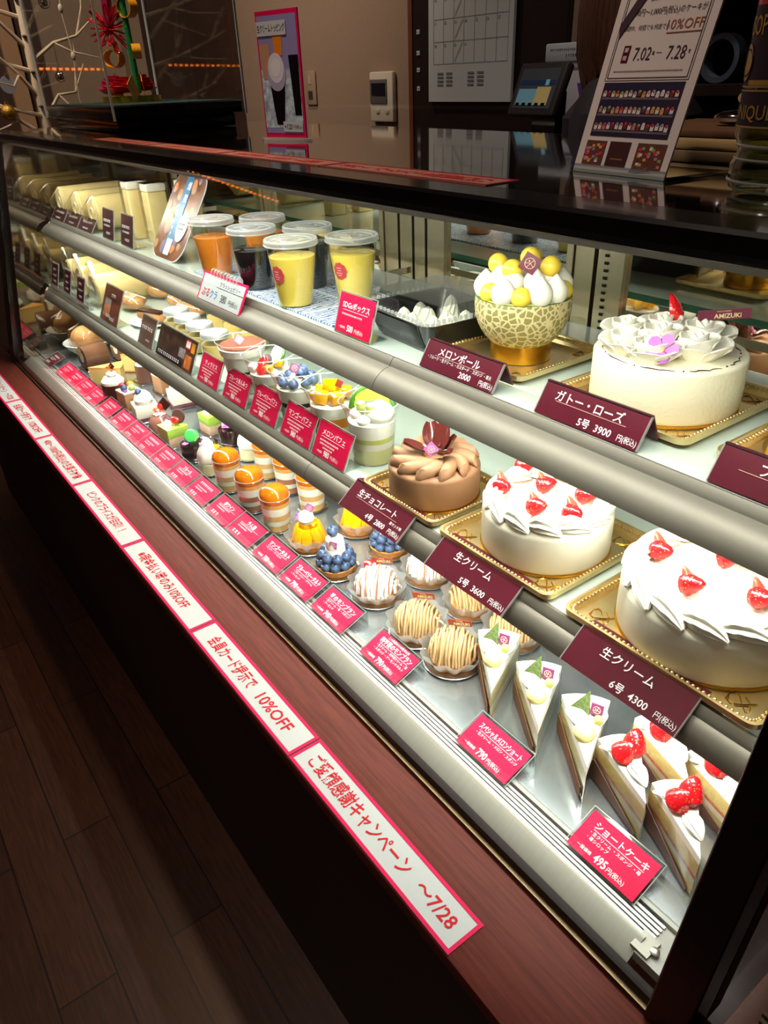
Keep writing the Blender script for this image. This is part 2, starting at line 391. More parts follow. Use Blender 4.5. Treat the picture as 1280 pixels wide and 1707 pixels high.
# ---- dark shelving behind the till end of the counter
t = thing('back_shelf', 'dark open shelf unit against the wall behind the bottle', 'shelf', (-.74, 1.715, 0))
b = MB(); b.box((0, .10, .55), (.78, .1, 1.10), M_black); b.build('back_panel', t)
for x in (-.38, .38): MB().box((x, 0, .72), (.02, .28, 1.44), M_black).build('side_panel', t)
for z in (.02, .9, 1.20, 1.40): MB().box((0, 0, z), (.78, .28, .02), M_walld if z == 1.20 else M_black).build('shelf_board', t)
t = thing('white_ring', 'pale round tape roll on the dark back shelf beside the sign', 'tape roll', (-1.03, 1.66, 1.2105))
MB().lathe([(.034, 0), (.045, 0), (.045, .03), (.034, .03), (.034, 0)], mat('pale tape', (96, 104, 120), .5), M=MT(0, 0, .0455) @ MR(R(90), 'X'), cap=False, n=36).build('roll', t)
t = thing('paper_pile', 'white paper pile lying on top of the dark back shelf', 'papers', (-.90, 1.70, 1.411))
MB().rbox((0, 0, .012), (.34, .22, .024), .002, M_paper).build('sheets', t); MB().box((.05, -.02, .0275), (.2, .12, .006), mat('violet folder', (96, 82, 120), .5)).build('folder', t)

# ---- calendar, thermostat, outlet, little tags
t = thing('wall_calendar', 'large white wall calendar with slashed column on dark brown panel', 'calendar', (-2.062, YW - .03, 1.166))
b = MB()
for i in range(4): b.box((.0 + i * .0015, -.0015 - .003 * i, .225), (.40 - .002 * i, .0026, .45), M_paper)
b.build('paper_pad', t)
b = MB(); Mx = MT(0, -.0125, 0) @ MR(R(90), 'X'); gx0, gw, gh = -.165, .0495, .062
M_line = mat('grey rule', (120, 118, 122), .6)
for i in range(8): b.box((gx0 + i * gw, .11 + gh * 2.5, .0004), (.0009, gh * 5, .0004), M_line, Mx)
for j in range(6): b.box((gx0 + gw * 3.5, .11 + gh * j, .0004), (gw * 7, .0009, .0004), M_line, Mx)
for r_ in range(5):
    for k in range(7):
        dnum = r_ * 7 + k
        if 1 <= dnum <= 31:
            b.text(str(dnum), .011, gx0 + k * gw + .009, .11 + gh * (5 - r_) - .011, M_ink, Mx)
    b.tube([(gx0 + gw * 2 + .006, .11 + gh * (4 - r_) + .006, .001), (gx0 + gw * 3 - .006, .11 + gh * (5 - r_) - .006, .001)], .0007, M_ink, 4, Mx)
for cx in (-.13, -.085, .02, .065):
    for j in range(4): b.box((cx, .082 - j * .011, .0004), (.03, .006, .0004), M_line, Mx)
b.build('month_grid', t)
for k, z in enumerate((1.373, 1.312, 1.262, 1.206)):
    o = MB().box((0, -.002, 0), (.016, .004, .013), M_paper).box((0, -.0045, 0), (.010, .001, .002), M_line).build('name_tag', None, (-2.328, YW - .024, z))
    tag(o, ['small white label on the dark panel edge, topmost of four', 'small white label on the dark panel edge, second from top', 'small white label on the dark panel edge, third from top', 'small white label on the dark panel edge, lowest of four'][k], 'label', 'white labels down the dark panel')
t = thing('water_heater_remote', 'cream wall control panel with small grey screen', 'thermostat', (-2.56, YW - .004, 1.18))
MB().rbox((0, -.009, 0), (.145, .02, .165), .006, mat('cream plastic', (206, 196, 176), .5)).build('case', t)
MB().rbox((-.012, -.0205, .018), (.105, .006, .08), .002, mat('grey screen surround', (96, 92, 90), .4)).build('screen_frame', t)
MB().box((-.008, -.0245, .026), (.085, .003, .04), mat('dark lcd', (26, 28, 32), .15)).build('screen', t)
for x in (-.02, .04): MB().rbox((x, -.0205, -.048), (.02, .004, .012), .001, mat('beige button', (176, 164, 142), .5)).build('button', t)
t = thing('wall_outlet', 'beige wall outlet plate beside the pink framed sign', 'outlet', (-3.08, YW - .003, 1.215))
MB().rbox((0, -.004, 0), (.075, .008, .125), .003, mat('beige plate', (158, 132, 108), .5)).build('cover_plate', t)
MB().box((0, -.009, -.026), (.03, .004, .03), mat('plug', (60, 48, 44), .5)).build('plug', t)
MB().box((0, -.009, .03), (.018, .003, .03), mat('beige button', (176, 164, 142), .5)).build('switch_key', t)

# ================================================================ showcase
X0, X1 = -2.455, -.145
XC, XW = (X0 + X1) / 2, X1 - X0
case = thing('cake_showcase', 'long glass refrigerated cake showcase with red brown wooden ledge', 'display case', (0, 0, 0))
MB().box((-1.22, .61, .255), (3.0, .70, .51), M_panel).build('base_cabinet', case)
MB().rbox((-1.22, .311, .52), (3.0, .112, .02), .003, M_ledge).build('wooden_ledge', case)
b = MB(); b.xprism([(.3625, .5305), (.3625, .5345), (.367, .5345), (.367, .5305)], X0 - .1, .1, M_gold); b.build('brass_trim', case)
b = MB()
b.xprism([(.3675, .51), (.3675, .536), (.3695, .5425), (.3785, .5425), (.3785, .533), (.379, .533), (.379, .51)], X0 - .1, X1 + .04, M_rubber); b.build('glass_channel', case)
b = MB(); b.xprism([(.3795, .51), (.3795, .5345), (.4025, .5512), (.407, .5512), (.407, .51)], X0 + .05, X1 - .035, M_guide); b.build('air_guide', case)
b = MB()
for k in range(5): b.xprism([(.4085 + k * .0049, .535), (.4085 + k * .0049, .548), (.4115 + k * .0049, .548), (.4115 + k * .0049, .535)], X0 + .05, X1 - .03, M_vent)
b.box((XC, .42, .531), (XW - .08, .024, .006), mat('vent shadow gap', (40, 48, 50), .5)); b.build('vent_grille', case)
b = MB(); b.box((XC, .688, .54), (XW - .03, .505, .02), M_deck); b.xprism([(.4335, .53), (.4335, .551), (.437, .5525), (.440, .551), (.440, .53)], X0 + .05, X1 - .02, M_vent); b.build('deck', case)
b = MB(); b.box((X1 - .018, .415, .540), (.034, .05, .012), mat('grey enamel', (150, 150, 144), .5)); b.box((X1 - .032, .403, .547), (.018, .022, .004), M_guide)
b.lathe([(.0045, 0), (.0045, .001), (.003, .002), (0, .002)], M_steel, (X1 - .022, .403, .549), 14); b.build('end_bracket', case)
# sloping front pane and the side panes
b = MB(); b.xprism([(gy(.535), .535), (gy(1.1375), 1.1375), (gy(1.1375) - .005, 1.1385), (gy(.535) - .005, .536)], X0 + .02, X1, M_glass); b.build('front_glass', case)
b = MB(); P = [(.375, .535), (.94, .535), (.94, 1.135), (gy(1.135), 1.135)]
b.xprism(P, X1 + .028, X1 + .033, M_glass); b.build('side_glass', case)
b = MB(); P = [(.385, .55), (.93, .55), (.93, 1.13), (gy(1.13) + .006, 1.13)]
b.xprism(P, -2.404, -2.398, M_mirrord); b.build('end_mirror', case)
# corner posts, raked with the glass
for x0, x1 in ((X0 - .035, X0 + .02), (X1, X1 + .036)):
    b = MB(); b.xprism([(gy(.53) - .012, .53), (gy(1.14) - .010, 1.14), (gy(1.14) + .028, 1.14), (gy(.53) + .026, .53)], x0, x1, M_black); b.build('corner_post', case, bevel=.002)
b = MB(); b.xprism([(gy(.53) + .027, .53), (gy(1.14) + .029, 1.14), (gy(1.14) + .05, 1.14), (gy(.53) + .05, .53)], X1 + .004, X1 + .036, M_ledge); b.build('post_cheek', case)
# black top frame with the canopy light, glass counter top
b = MB(); b.xprism([(.473, 1.1365), (.4835, 1.1395), (.4835, 1.152), (.487, 1.155), (.534, 1.155), (.534, 1.132), (.487, 1.132)], X0 - .03, X1 + .04, M_black); b.build('top_frame', case)
b = MB(); b.xprism([(.492, 1.1315), (.492, 1.1265), (.499, 1.1262), (.512, 1.1262), (.520, 1.1275), (.520, 1.1315)], -2.39, -.17, M_white); b.build('canopy_light', case)
b = MB(); b.box((XC, .658, 1.1485), (XW + .07, .246, .013), M_counter); b.build('counter_glass', case)
b = MB(); b.box((XC, .782, 1.147), (XW + .07, .003, .012), mat('joint strip', (120, 116, 110), .35, .8)); b.build('joint_strip', case)
b = MB(); b.box((XC, .932, 1.1475), (XW + .07, .295, .013), M_counter); b.build('rear_counter', case)
b = MB(); b.box((XC, .735, 1.137), (XW - .03, .40, .008), mat('dark canopy lining', (46, 44, 42), .5)); b.build('canopy_lining', case)
# rear mirrored sliding doors in steel frames
b = MB()
b.box((XC, .955, 1.085), (XW, .03, .09), M_steel); b.box((XC, .945, 1.047), (XW, .012, .012), M_steel); b.box((XC, .955, .555), (XW, .03, .012), M_steel); b.build('rear_rail', case)
for xa, xb in ((-2.39, -1.80), (-1.765, -1.285), (-1.105, -.785), (-.70, -.16)):
    dr = MB().box(((xa + xb) / 2, .948, .80), (xb - xa, .006, .49), M_mirror).build('rear_door', case)
    f = MB()
    for x in (xa + .006, xb - .006): f.box((x, .942, .80), (.012, .012, .49), M_steelv)
    f.box(((xa + xb) / 2, .942, 1.037), (xb - xa, .012, .012), M_steelv); f.box(((xa + xb) / 2, .942, .566), (xb - xa, .012, .012), M_steelv); f.build('door_frame', dr)
b = MB()
for xa, xb in ((-1.80, -1.765), (-1.285, -1.238), (-1.234, -1.192), (-1.188, -1.152), (-1.148, -1.105), (-.785, -.745), (-.741, -.70)):
    b.box(((xa + xb) / 2, .95, .80), (xb - xa - .004, .02, .49), M_steelv)
b.box((XC, .962, .80), (XW, .004, .5), M_rubber); b.build('rear_stile', case)
b = MB()
for k in range(40): b.box((-.722, .9385, .60 + k * .011), (.006, .002, .004), M_rubber)
b.build('shelf_pilaster', case)
# shelves
def shelf(z, y0, y1, ylo, zlo, seam, name):
    s = MB().box((XC - .01, (y0 + y1) / 2, z - .005), (XW - .11, y1 - y0, .010), M_shelf).build(name, case)
    MB().box((XC - .01, y1 + .0012, z - .005), (XW - .11, .0022, .0105), M_edge).build('glass_edge', s)
    m = MB()
    for y in (y1 + .02,): m.box((XC - .01, y, z - .03), (XW - .11, .004, .012), M_steel)
    for x in (-2.3, -1.2, -.20): m.box((x, (y1 + .945) / 2 + .006, z - .018), (.004, .945 - y1 - .01, .012), M_steel)
    m.build('bracket', s)
    P = [(y0 + .002, z - .011), (y0 + .002, z), (y0 - .003, z + .0012)]
    a = (y0 - .008, z - .004); P += [a, (y0 - .0095, z - .0075)]
    n = 6
    for i in range(n + 1):
        tt = i / n; P.append((y0 - .010 + (ylo - y0 + .010) * math.sin(tt * math.pi / 2) ** .9, z - .009 + (zlo - z + .009) * (1 - math.cos(tt * math.pi / 2)) ** .75))
    P += [(ylo + .004, zlo - .001), (y0 - .006, z - .020), (y0 - .002, z - .016)]
    for xa, xb in ((-2.372, seam - .0006), (seam + .0006, -.155)):
        MB().xprism(P, xa, xb, M_lip).build('front_lip', s)
    l = MB().xprism([(y0 - .002, z - .0165), (y0 - .010, z - .0235), (y0 + .004, z - .0235), (y0 + .006, z - .0165)], -2.36, -.17, M_led).build('led_strip', s)
    return s
shelf(Z1, .560, .845, .5195, .8945, -.75, 'upper_shelf')
shelf(Z2, .507, .738, .4815, .7175, -.89, 'lower_shelf')

# ================================================================ paper strips on the wooden ledge
def strip(name, x, y, z, txt, wtxt, label, group, flip=False, size=.024, dep=.0465, thick=.0006, edge=M_pink, paper=M_paper):
    b = MB(); b.box((0, 0, thick / 2), (.300, dep, thick), paper)
    t = .0042
    b.box((0, dep / 2 - t / 2, thick + .0002), (.300, t, .0004), edge); b.box((0, -dep / 2 + t / 2, thick + .0002), (.300, t, .0004), edge)
    for sx in (-1, 1): b.box((sx * (.150 - t / 2), 0, thick + .0002), (t, dep - 2 * t, .0004), edge)
    M = MT(0, 0, thick) @ (MR(math.pi, 'Z') if flip else Matrix())
    for s, px, wd, sz in txt: b.text(s, sz, px, 0, M_redink, M, 'fit', z=.0004, w=wd, bold=.012)
    return tag(b.build(name, None, (x, y, z)), label, 'sign', group)
SX = [-.438 - .3025 * k for k in range(8)]
A_ = [('ご愛顧感謝キャンペーン', -.035, .19, .0235), ('～7/28', .105, .055, .021)]
B_ = [('会員カード提示で', -.05, .13, .0235), ('10%OFF', .075, .08, .024)]
ROWS = [(A_, 'pink edged ledge sign ending in 7/28, nearest the right post'), (B_, 'pink edged ledge sign reading 10%OFF, next to the nearest one'),
    ([('※現金払い時のみ10%OFF', -.01, .20, .0225)], 'pink edged ledge sign with asterisk about cash payment'),
    ([('ピンクのプライスが目印！！', 0, .19, .0215)], 'pink edged ledge sign ending with two exclamation marks'),
    ([('400～1000円(税込)の生菓子対象', 0, .25, .0225)], 'pink edged ledge sign starting with 400 to 1000'),
    (B_, 'second pink edged ledge sign reading 10%OFF, near the far post'), (A_, 'farthest ledge sign in view ending in 7/28, by the far post')]
for k, (tx, lb) in enumerate(ROWS):
    strip('ledge_sign', SX[k], .2805, .5301, tx, 0, lb, 'paper strips along the ledge')
M_pale = mat('faded pink paper', (178, 120, 104), .6); M_rose = mat('rose border', (150, 26, 46), .5)
for k in range(4):
    strip('counter_sign', -.711 - .3025 * k, .556, 1.1551, [A_, B_, [('ピンクのプライスが目印！！', 0, .2, .0215)], B_][k], 0,
        ['red printed paper strip on the counter top below the large leaning sign', 'red printed paper strip on counter top below the wall calendar', 'red printed paper strip on counter top in front of pink framed sign', 'red printed paper strip on counter top by the clear display box'][k],
        'paper strips along the counter top', True, edge=M_rose, paper=M_pale)

# ================================================================ price cards
def marks(b, x, y, wd, h, M, m=M_letter, seed=0, z=.0005):
    # lettering too small to read: a row of irregular strokes
    rr = random.Random(seed); u = x - wd / 2
    while u < x + wd / 2 - h * .6:
        b.box((u + h * .35, y + h * .25, z), (h * .6, h * .16, .0003), m, M); b.box((u + h * .35, y - h * .22, z), (h * .5 * rr.random() + h * .2, h * .16, .0003), m, M)
        b.box((u + h * (.15 + .4 * rr.random()), y, z), (h * .16, h * .8, .0003), m, M); u += h * 1.05
M_scr = clear('clear price holder', (238, 244, 244), 1.8, .04, .03)
def deck_tag(x, title, price, subs, label, y=.4235, w=.083, card=M_pinkc, seed=0, top=None):
    t = thing('price_tag', label, 'price tag', (x, y, .5495), 0, 'price tags along the lowest deck')
    b = MB(); Mf = MR(R(21.8), 'X') @ MT(0, .0255, 0)
    b.box((0, 0, .001), (w + .006, .051, .002), M_scr, Mf)
    b.box((0, .0477, .0105), (w + .006, .0018, .0205), M_scr)
    for s in (-1, 1): b.box((s * (w / 2 + .0026), 0, .0024), (.0008, .051, .0006), M_plastedge, Mf)
    b.box((0, .0252, .0024), (w + .006, .0008, .0008), M_plastedge, Mf)
    b.build('acrylic_holder', t)
    b = MB(); Mc = Mf @ MT(0, -.0015, .0021); b.box((0, 0, .0003), (w, .046, .0006), card, Mc); Mt = Mc @ MT(0, 0, .0003)
    if top: b.text(top, .0042, 0, .0195, M_letter, Mt, 'c', w=w * .8)
    if title:
        b.text(title, .0095, .002, .0118, M_letter, Mt, 'c', w=w * .82, bold=.012); b.box((.002, .0062, .0005), (w * .74, .0004, .0003), M_letter, Mt)
    else:
        marks(b, .0, .0125, w * .62, .0062, Mt, seed=seed)
    if subs:
        for i, s in enumerate(subs): b.text(s, .0047, -.03, .0024 - i * .0058, M_letter, Mt, 'l', w=w * .8)
    else:
        marks(b, -.004, .003, w * .55, .003, Mt, seed=seed + 50); marks(b, -.010, -.002, w * .4, .003, Mt, seed=seed + 90)
    if price:
        b.text('一般価格', .0045, -.024, -.0155, M_letter, Mt, 'c'); b.text(price, .0125, -.004, -.0145, M_letter, Mt, 'c', sx=.8, bold=.02); b.text('円(税込)', .0066, .0155, -.016, M_letter, Mt, 'c', sx=.9)
    else:
        marks(b, -.012, -.0145, w * .34, .0085, Mt, seed=seed + 20)
    b.build('printed_card', t)
    return t
DT = [
 (-2.290, None, None, None, 'faded dark red price tag before the white bread bowl', M_maroon), (-2.159, None, None, None, 'pink price tag before the chocolate roll slices', 0), (-2.076, None, None, None, 'pink price tag left of the yellow cheesecake tag', 0),
 (-1.989, None, None, None, 'pink price tag in front of the yellow cheesecake slice', 0), (-1.901, None, None, None, 'pink price tag in front of the dark glazed white wedge cake', 0), (-1.800, None, None, None, 'pink price tag in front of the berry topped square', 0),
 (-1.699, None, None, None, 'pink price tag before the white cream cube with one blueberry', 0), (-1.609, None, None, None, 'pink price tag in front of the glossy cocoa dome', 0), (-1.520, None, None, None, 'pink price tag in front of the green pistachio square', 0),
 (-1.430, None, None, None, 'pink price tag in front of the green macaron cup', 0), (-1.338, 'フルール', None, None, 'pink price tag before the tall white cream pastry', 0), (-1.244, None, None, None, 'pink price tag before the leftmost caramel topped cup', 0),
 (-1.145, '赤ワイン', None, None, 'pink price tag before the middle caramel topped cup', 0), (-1.056, 'ラム酒', None, None, 'pink price tag before the nearest caramel topped cup', 0),
 (-.955, 'マンゴータルト', '760', ['・マンゴー ・アーモンド'], 'pink 760 yen price tag before the mango tart', 0), (-.861, 'ブルーベリータルト', '790', ['・ブルーベリー ・クリーム', '・アーモンド'], 'pink 790 yen price tag before the blueberry tart', 0),
 (-.763, '苺のモンブラン', '740', ['・生クリーム ・苺 ・スポンジ', '・アーモンド'], 'pink 740 yen price tag before the strawberry streaked pastry', 0), (-.630, '利平栗のモンブラン', '790', ['・生クリーム ・利平栗クリーム ・栗', '・スポンジ ・アーモンドタルト'], 'pink 790 yen price tag before the beige noodle cream pastries', 0),
 (-.425, 'スペシャルメロンショート', '790', ['・生クリーム ・メロン ・スポンジ'], 'pink 790 yen price tag before the tall melon cake slices', 0), (-.250, 'ショートケーキ', '495', ['・生クリーム ・スポンジ ・苺', '・苺シロップ'], 'pink 495 yen price tag before the strawberry shortcake slices', 0)]
for k, (x, ti, pr, su, lb, cm) in enumerate(DT):
    deck_tag(x, ti, pr, su, lb, seed=k * 7, card=cm or M_pinkc, top={17: 'この季節だけの贅沢な栗'}.get(k), w=.072 if k == 0 else .083)

# upright cards on the lower shelf, leaning back in clear holders
def stand_card(name, x, y, z, w, h, tilt, label, face, group, border=.0022):
    t = thing(name, label, 'price tag', (x, y, z + .001), 0, group)
    Mf = MR(R(90 - tilt), 'X') @ MT(0, h / 2, 0)
    b = MB(); b.box((0, 0, -.0008), (w + 2 * border, h + 2 * border, .0016), M_scr, Mf @ MT(0, border, 0))
    Mb = Mf @ MT(0, border, 0)
    for s in (-1, 1): b.box((s * (w / 2 + border), 0, -.0008), (.0009, h + 2 * border, .002), M_plastedge, Mb)
    b.box((0, h / 2 + border, -.0008), (w + 2 * border, .0009, .002), M_plastedge, Mb)
    dy = math.sin(R(tilt)) * .0; b.box((0, .016, .0008), (w + 2 * border, .032, .0016), M_scr); b.build('acrylic_holder', t)
    b = MB(); face(b, Mf @ MT(0, border, .0002)); b.build('printed_card', t)
    return t
def pink_face(title, price, w, h, subs, small='一般価格'):
    def f(b, M):
        b.box((0, 0, .0003), (w, h, .0006), M_pinkc, M); Mt = M @ MT(0, 0, .0003)
        b.text(title, .0105, 0, h * .22, M_letter, Mt, 'c', w=w * .8, bold=.01); b.box((0, h * .09, .0005), (w * .72, .0004, .0003), M_letter, Mt)
        for i in range(subs): marks(b, -.006 - .004 * (i % 2), -.001 - .0052 * i, w * .6 - .012 * i, .0032, Mt, seed=i + len(title))
        b.text(small, .0042, -.026, -h * .36, M_letter, Mt, 'c'); b.text(price, .0125, -.006, -h * .345, M_letter, Mt, 'c', sx=.8, bold=.02); b.text('円(税込)', .0066, .0155, -h * .365, M_letter, Mt, 'c', sx=.9)
    return f
CG = 'pink parfait price cards on the lower shelf'
for x, ti, lb in ((-1.283, 'ティラミス', 'pink 980 yen card before the cocoa topped tiramisu cup'), (-1.170, 'フルーツあんみつ', 'pink 980 yen card before the fruit and bean dessert cup'),
        (-1.063, 'ブルーベリーパフェ', 'pink 980 yen card before the blueberry parfait'), (-.955, 'マンゴーパフェ', 'pink 980 yen card before the mango parfait'), (-.8566, 'メロンパフェ', 'pink 980 yen card before the melon parfait')):
    stand_card('price_card', x, .505, Z2 + .0012, .086, .053, 25, lb, pink_face(ti, '980', .086, .053, 3), CG)
stand_card('price_card', -.858, .563, Z1 + .0005, .084, .055, 17, 'crimson 500 yen card before the black meringue tray', pink_face('SDGsボックス', '500', .084, .055, 1), 'price cards on the upper shelf')
# dark photo cards
def photo_face(w, h, base, blobs, lines):
    def f(b, M):
        b.box((0, 0, .0003), (w, h, .0006), base, M)
        for i, (x, y, a, c, m) in enumerate(blobs): b.box((x * w, y * h, .0007 + i * .00012), (a * w, c * h, .0002), m, M)
        for i, (s, x, y, sz, wd) in enumerate(lines):
            if s: b.text(s, sz, x * w, y * h, M_letter, M, 'c', w=wd * w, z=.0022)
            else: marks(b, x * w, y * h, wd * w, sz, M, seed=i + 3, z=.0022)
    return f
M_ph1 = mat('dark printed photo', (70, 48, 40), .35, var=.6, vs=45); M_ph2 = mat('orange print', (214, 120, 60), .4, var=.4, vs=90); M_ph3 = mat('grey print', (150, 140, 136), .4, var=.4, vs=120)
M_red = mat('red print patch', (200, 40, 40), .4); M_ph4 = mat('brown photo print', (118, 66, 48), .35, var=.35, vs=60)
PC = 'dark photo cards on the lower shelf'
stand_card('photo_card', -1.850, .505, Z2 + .0012, .120, .085, 24, 'tall brown photo card with glass picture before wrapped pastries', photo_face(.120, .085, M_ph4, [(-.2, -.12, .34, .5, M_ph3), (-.2, -.2, .22, .3, M_ph2), (.1, .25, .3, .2, M_ph4)], [('', .1, .25, .010, .3), ('', -.02, -.34, .010, .3), ('', .22, -.38, .010, .3)]), PC)
stand_card('photo_card', -1.606, .505, Z2 + .0012, .080, .062, 24, 'small brown card left of the wide photo card', photo_face(.080, .062, mat('taupe print', (112, 84, 74), .4, var=.2, vs=50), [], [('', 0, .1, .010, .75), ('', .2, -.3, .005, .3)]), PC)
stand_card('photo_card', -1.448, .505, Z2 + .0012, .186, .064, 24, 'wide dark photo card with orange fruit and two badges', photo_face(.186, .064, M_ph1, [(.33, -.2, .30, .6, mat('sunset print', (96, 52, 40), .4)), (.36, -.22, .16, .42, M_ph2), (.18, -.05, .16, .3, M_ph3), (.30, .3, .13, .3, M_red), (.30, .3, .10, .2, M_letter), (.43, .26, .09, .3, mat('amber badge', (230, 150, 30), .4)), (-.12, -.38, .7, .22, mat('deep brown print', (34, 22, 20), .4))], [('', -.12, -.36, .009, .62)]), PC)
t = thing('tag_rail', 'clear acrylic rail holding three small maroon cards', 'card holder', (-2.18, .512, Z2 + .0006))
MB().box((0, 0, .006), (.36, .012, .012), M_scr).box((0, -.0062, .006), (.36, .0006, .012), M_plastedge).build('acrylic_rail', t)
for k, x in enumerate((-2.300, -2.180, -2.060)):
    b = MB(); M = MT(0, 0, .0) @ MR(R(74), 'X') @ MT(0, .033, 0); b.box((0, 0, 0), (.066, .066, .0015), M_plastedge, M); b.box((0, 0, .001), (.058, .058, .0006), M_maroon, M)
    marks(b, 0, .014, .03, .008, M, seed=k, z=.0016); marks(b, 0, -.002, .03, .006, M, seed=k + 9, z=.0016); marks(b, .004, -.018, .024, .006, M, seed=k + 30, z=.0016)
    tag(b.build('small_card', None, (x, .5035, Z2 + .0125)), ['small maroon card on clear rail, nearest the left mirror', 'small maroon card on clear rail, middle of three', 'small maroon card on clear rail, beside the tall photo card'][k], 'price tag', 'small maroon cards on the rail')

# tent cards for the whole cakes
def tent(x, y, z, w, run, rise, title, size, price, subs, label, card=M_maroon, group='maroon tent cards before the whole cakes', under=True, mk=False, small=None, cat='price tag'):
    t = thing('tent_card', label, cat, (x, y, z + .0008), 0, group)
    ln = math.hypot(run, rise); an = math.atan2(rise, run)
    Mf = MR(an, 'X') @ MT(0, ln / 2, 0)
    b = MB(); b.box((0, 0, -.0012), (w, ln, .0024), card, Mf)
    b.box((0, ln / 2, -.001), (w, .0014, .004), mat('dark card edge', (40, 12, 20), .3), Mf)
    for s in (-1, 1): b.box((s * w / 2, 0, -.0008), (.0012, ln, .0028), M_plastedge, Mf)
    Mt = Mf @ MT(0, 0, .0001)
    if mk:
        marks(b, 0, .006, w * .6, .007, Mt, seed=mk); marks(b, 0, -.010, w * .35, .005, Mt, seed=mk + 4)
    else:
        b.text(title, .0125, -.004, ln * .18, M_letter, Mt, 'c', w=w * .66, bold=.008)
        if under: b.box((0, ln * .01, .0005), (w * .68, .0005, .0003), mat('pale rule', (214, 160, 150), .5), Mt)
        if subs: b.text(subs, .0052, 0, -ln * .08, M_letter, Mt, 'c', w=w * .86)
        s = (size + '  ' if size else '') + price
        b.text(s, .0105, .012 if size else .016, -ln * .31, M_letter, Mt, 'c', w=w * .50, bold=.01); b.text('円(税込)', .0078, w * .395, -ln * .325, M_letter, Mt, 'c', w=w * .17)
        if small: b.text(small, .005, w * .36, -ln * .10, M_letter, Mt, 'c', w=w * .2)
    b.build('front_face', t)
    b = MB(); yb, zb = run + .0005, rise + .0008
    b.add([(-w / 2, yb, zb), (w / 2, yb, zb), (w / 2, yb + .014, .002 if rise > .03 else rise - .0045), (-w / 2, yb + .014, .002 if rise > .03 else rise - .0045), (-w / 2, yb + .002, zb), (w / 2, yb + .002, zb), (w / 2, yb + .016, .002 if rise > .03 else rise - .0045), (-w / 2, yb + .016, .002 if rise > .03 else rise - .0045)],
        [(0, 1, 2, 3), (7, 6, 5, 4), (0, 4, 5, 1), (2, 6, 7, 3), (1, 5, 6, 2), (0, 3, 7, 4)], card); b.build('rear_face', t)
    return t
for x, ti, si, pr, sm, lb in ((-.708, '生チョコレート', '4号', '2800', '苺サンド無', 'maroon 2800 yen tent card before the chocolate cream cake'), (-.516, '生クリーム', '5号', '3600', None, 'maroon 3600 yen tent card before the smaller strawberry cake'), (-.296, '生クリーム', '6号', '4300', None, 'maroon 4300 yen tent card before the largest strawberry cake')):
    tent(x, .4705, Z2 - .0210, .134, .035, .0282, ti, si, pr, None, lb, small=sm, under=sm is not None)
tent(-.637, .562, Z1 + .001, .132, .019, .031, 'メロンボール', None, '2000', '・フルーツ ・生クリーム ・カスタード ・スポンジ ・寒天', 'maroon 2000 yen tent card before the melon bowl')
tent(-.439, .562, Z1 + .001, .132, .019, .031, 'ガトー・ローズ', '5号', '3900', None, 'maroon 3900 yen tent card before the white rose cake')
tent(-.232, .562, Z1 + .001, .132, .019, .031, 'フルーツ', '5号', '', None, 'maroon tent card cut off by the right post')
for k, x in enumerate((-2.330, -2.205, -2.083)):
    tent(x, .562, Z1 + .001, .118, .019, .028, '', None, '', None, ['dark brown tent card on the upper shelf nearest the left mirror', 'dark brown tent card before the middle wrapped roll', 'dark brown tent card before the nearest wrapped roll'][k], M_brown, 'dark brown tent cards before the rolls', mk=11 + k)
for k, x in enumerate((-1.905, -1.775)):
    stand_card('brown_card', x, .565, Z1 + .0005, .075, .066, 12, ['upright dark brown card left of its twin before boxed cakes', 'upright dark brown card beside the oval picture board'][k], photo_face(.075, .066, M_brown, [], [('', 0, .12, .008, .7), ('', 0, -.05, .005, .6), ('', .1, -.3, .007, .4)]), 'upright brown cards on the upper shelf')
# hanging drink card with curled ring tops
t = thing('drink_card', 'white drink card with pink frame, 380 yen, on the upper shelf edge', 'price tag', (-1.228, .5270, Z1 - .022), 0, None)
b = MB(); M = MR(R(62), 'X') @ MT(0, .026, 0); b.box((0, 0, 0), (.170, .056, .0016), M_pink, M); b.box((0, 0, .001), (.160, .047, .0008), M_paper, M)
Mt = M @ MT(0, 0, .0012); b.text('クラ', .017, -.024, -.008, mat('blue print', (52, 118, 196), .5), Mt, 'c', w=.028, bold=.01); b.text('ぷる', .017, -.056, -.008, M_redink, Mt, 'c', w=.030, bold=.012)
b.text('380', .019, .016, -.009, M_ink, Mt, 'c', sx=.8, bold=.01); b.text('円(税込)', .0105, .054, -.011, M_ink, Mt, 'c', w=.034); b.text('クラッシュゼリー', .010, .028, .013, M_ink, Mt, 'c', w=.09); b.box((.03, .0065, .0006), (.1, .0006, .0003), M_ink, Mt)
b.build('printed_card', t)
b = MB()
for k in range(9): b.tube([(-.05 + k * .0125, .026 + .006 * math.sin(a), .048 + .007 * math.cos(a)) for a in [i * math.pi / 5 for i in range(10)]], .0011, M_plastedge, 5, closed=True)
b.build('spiral_ring', t)
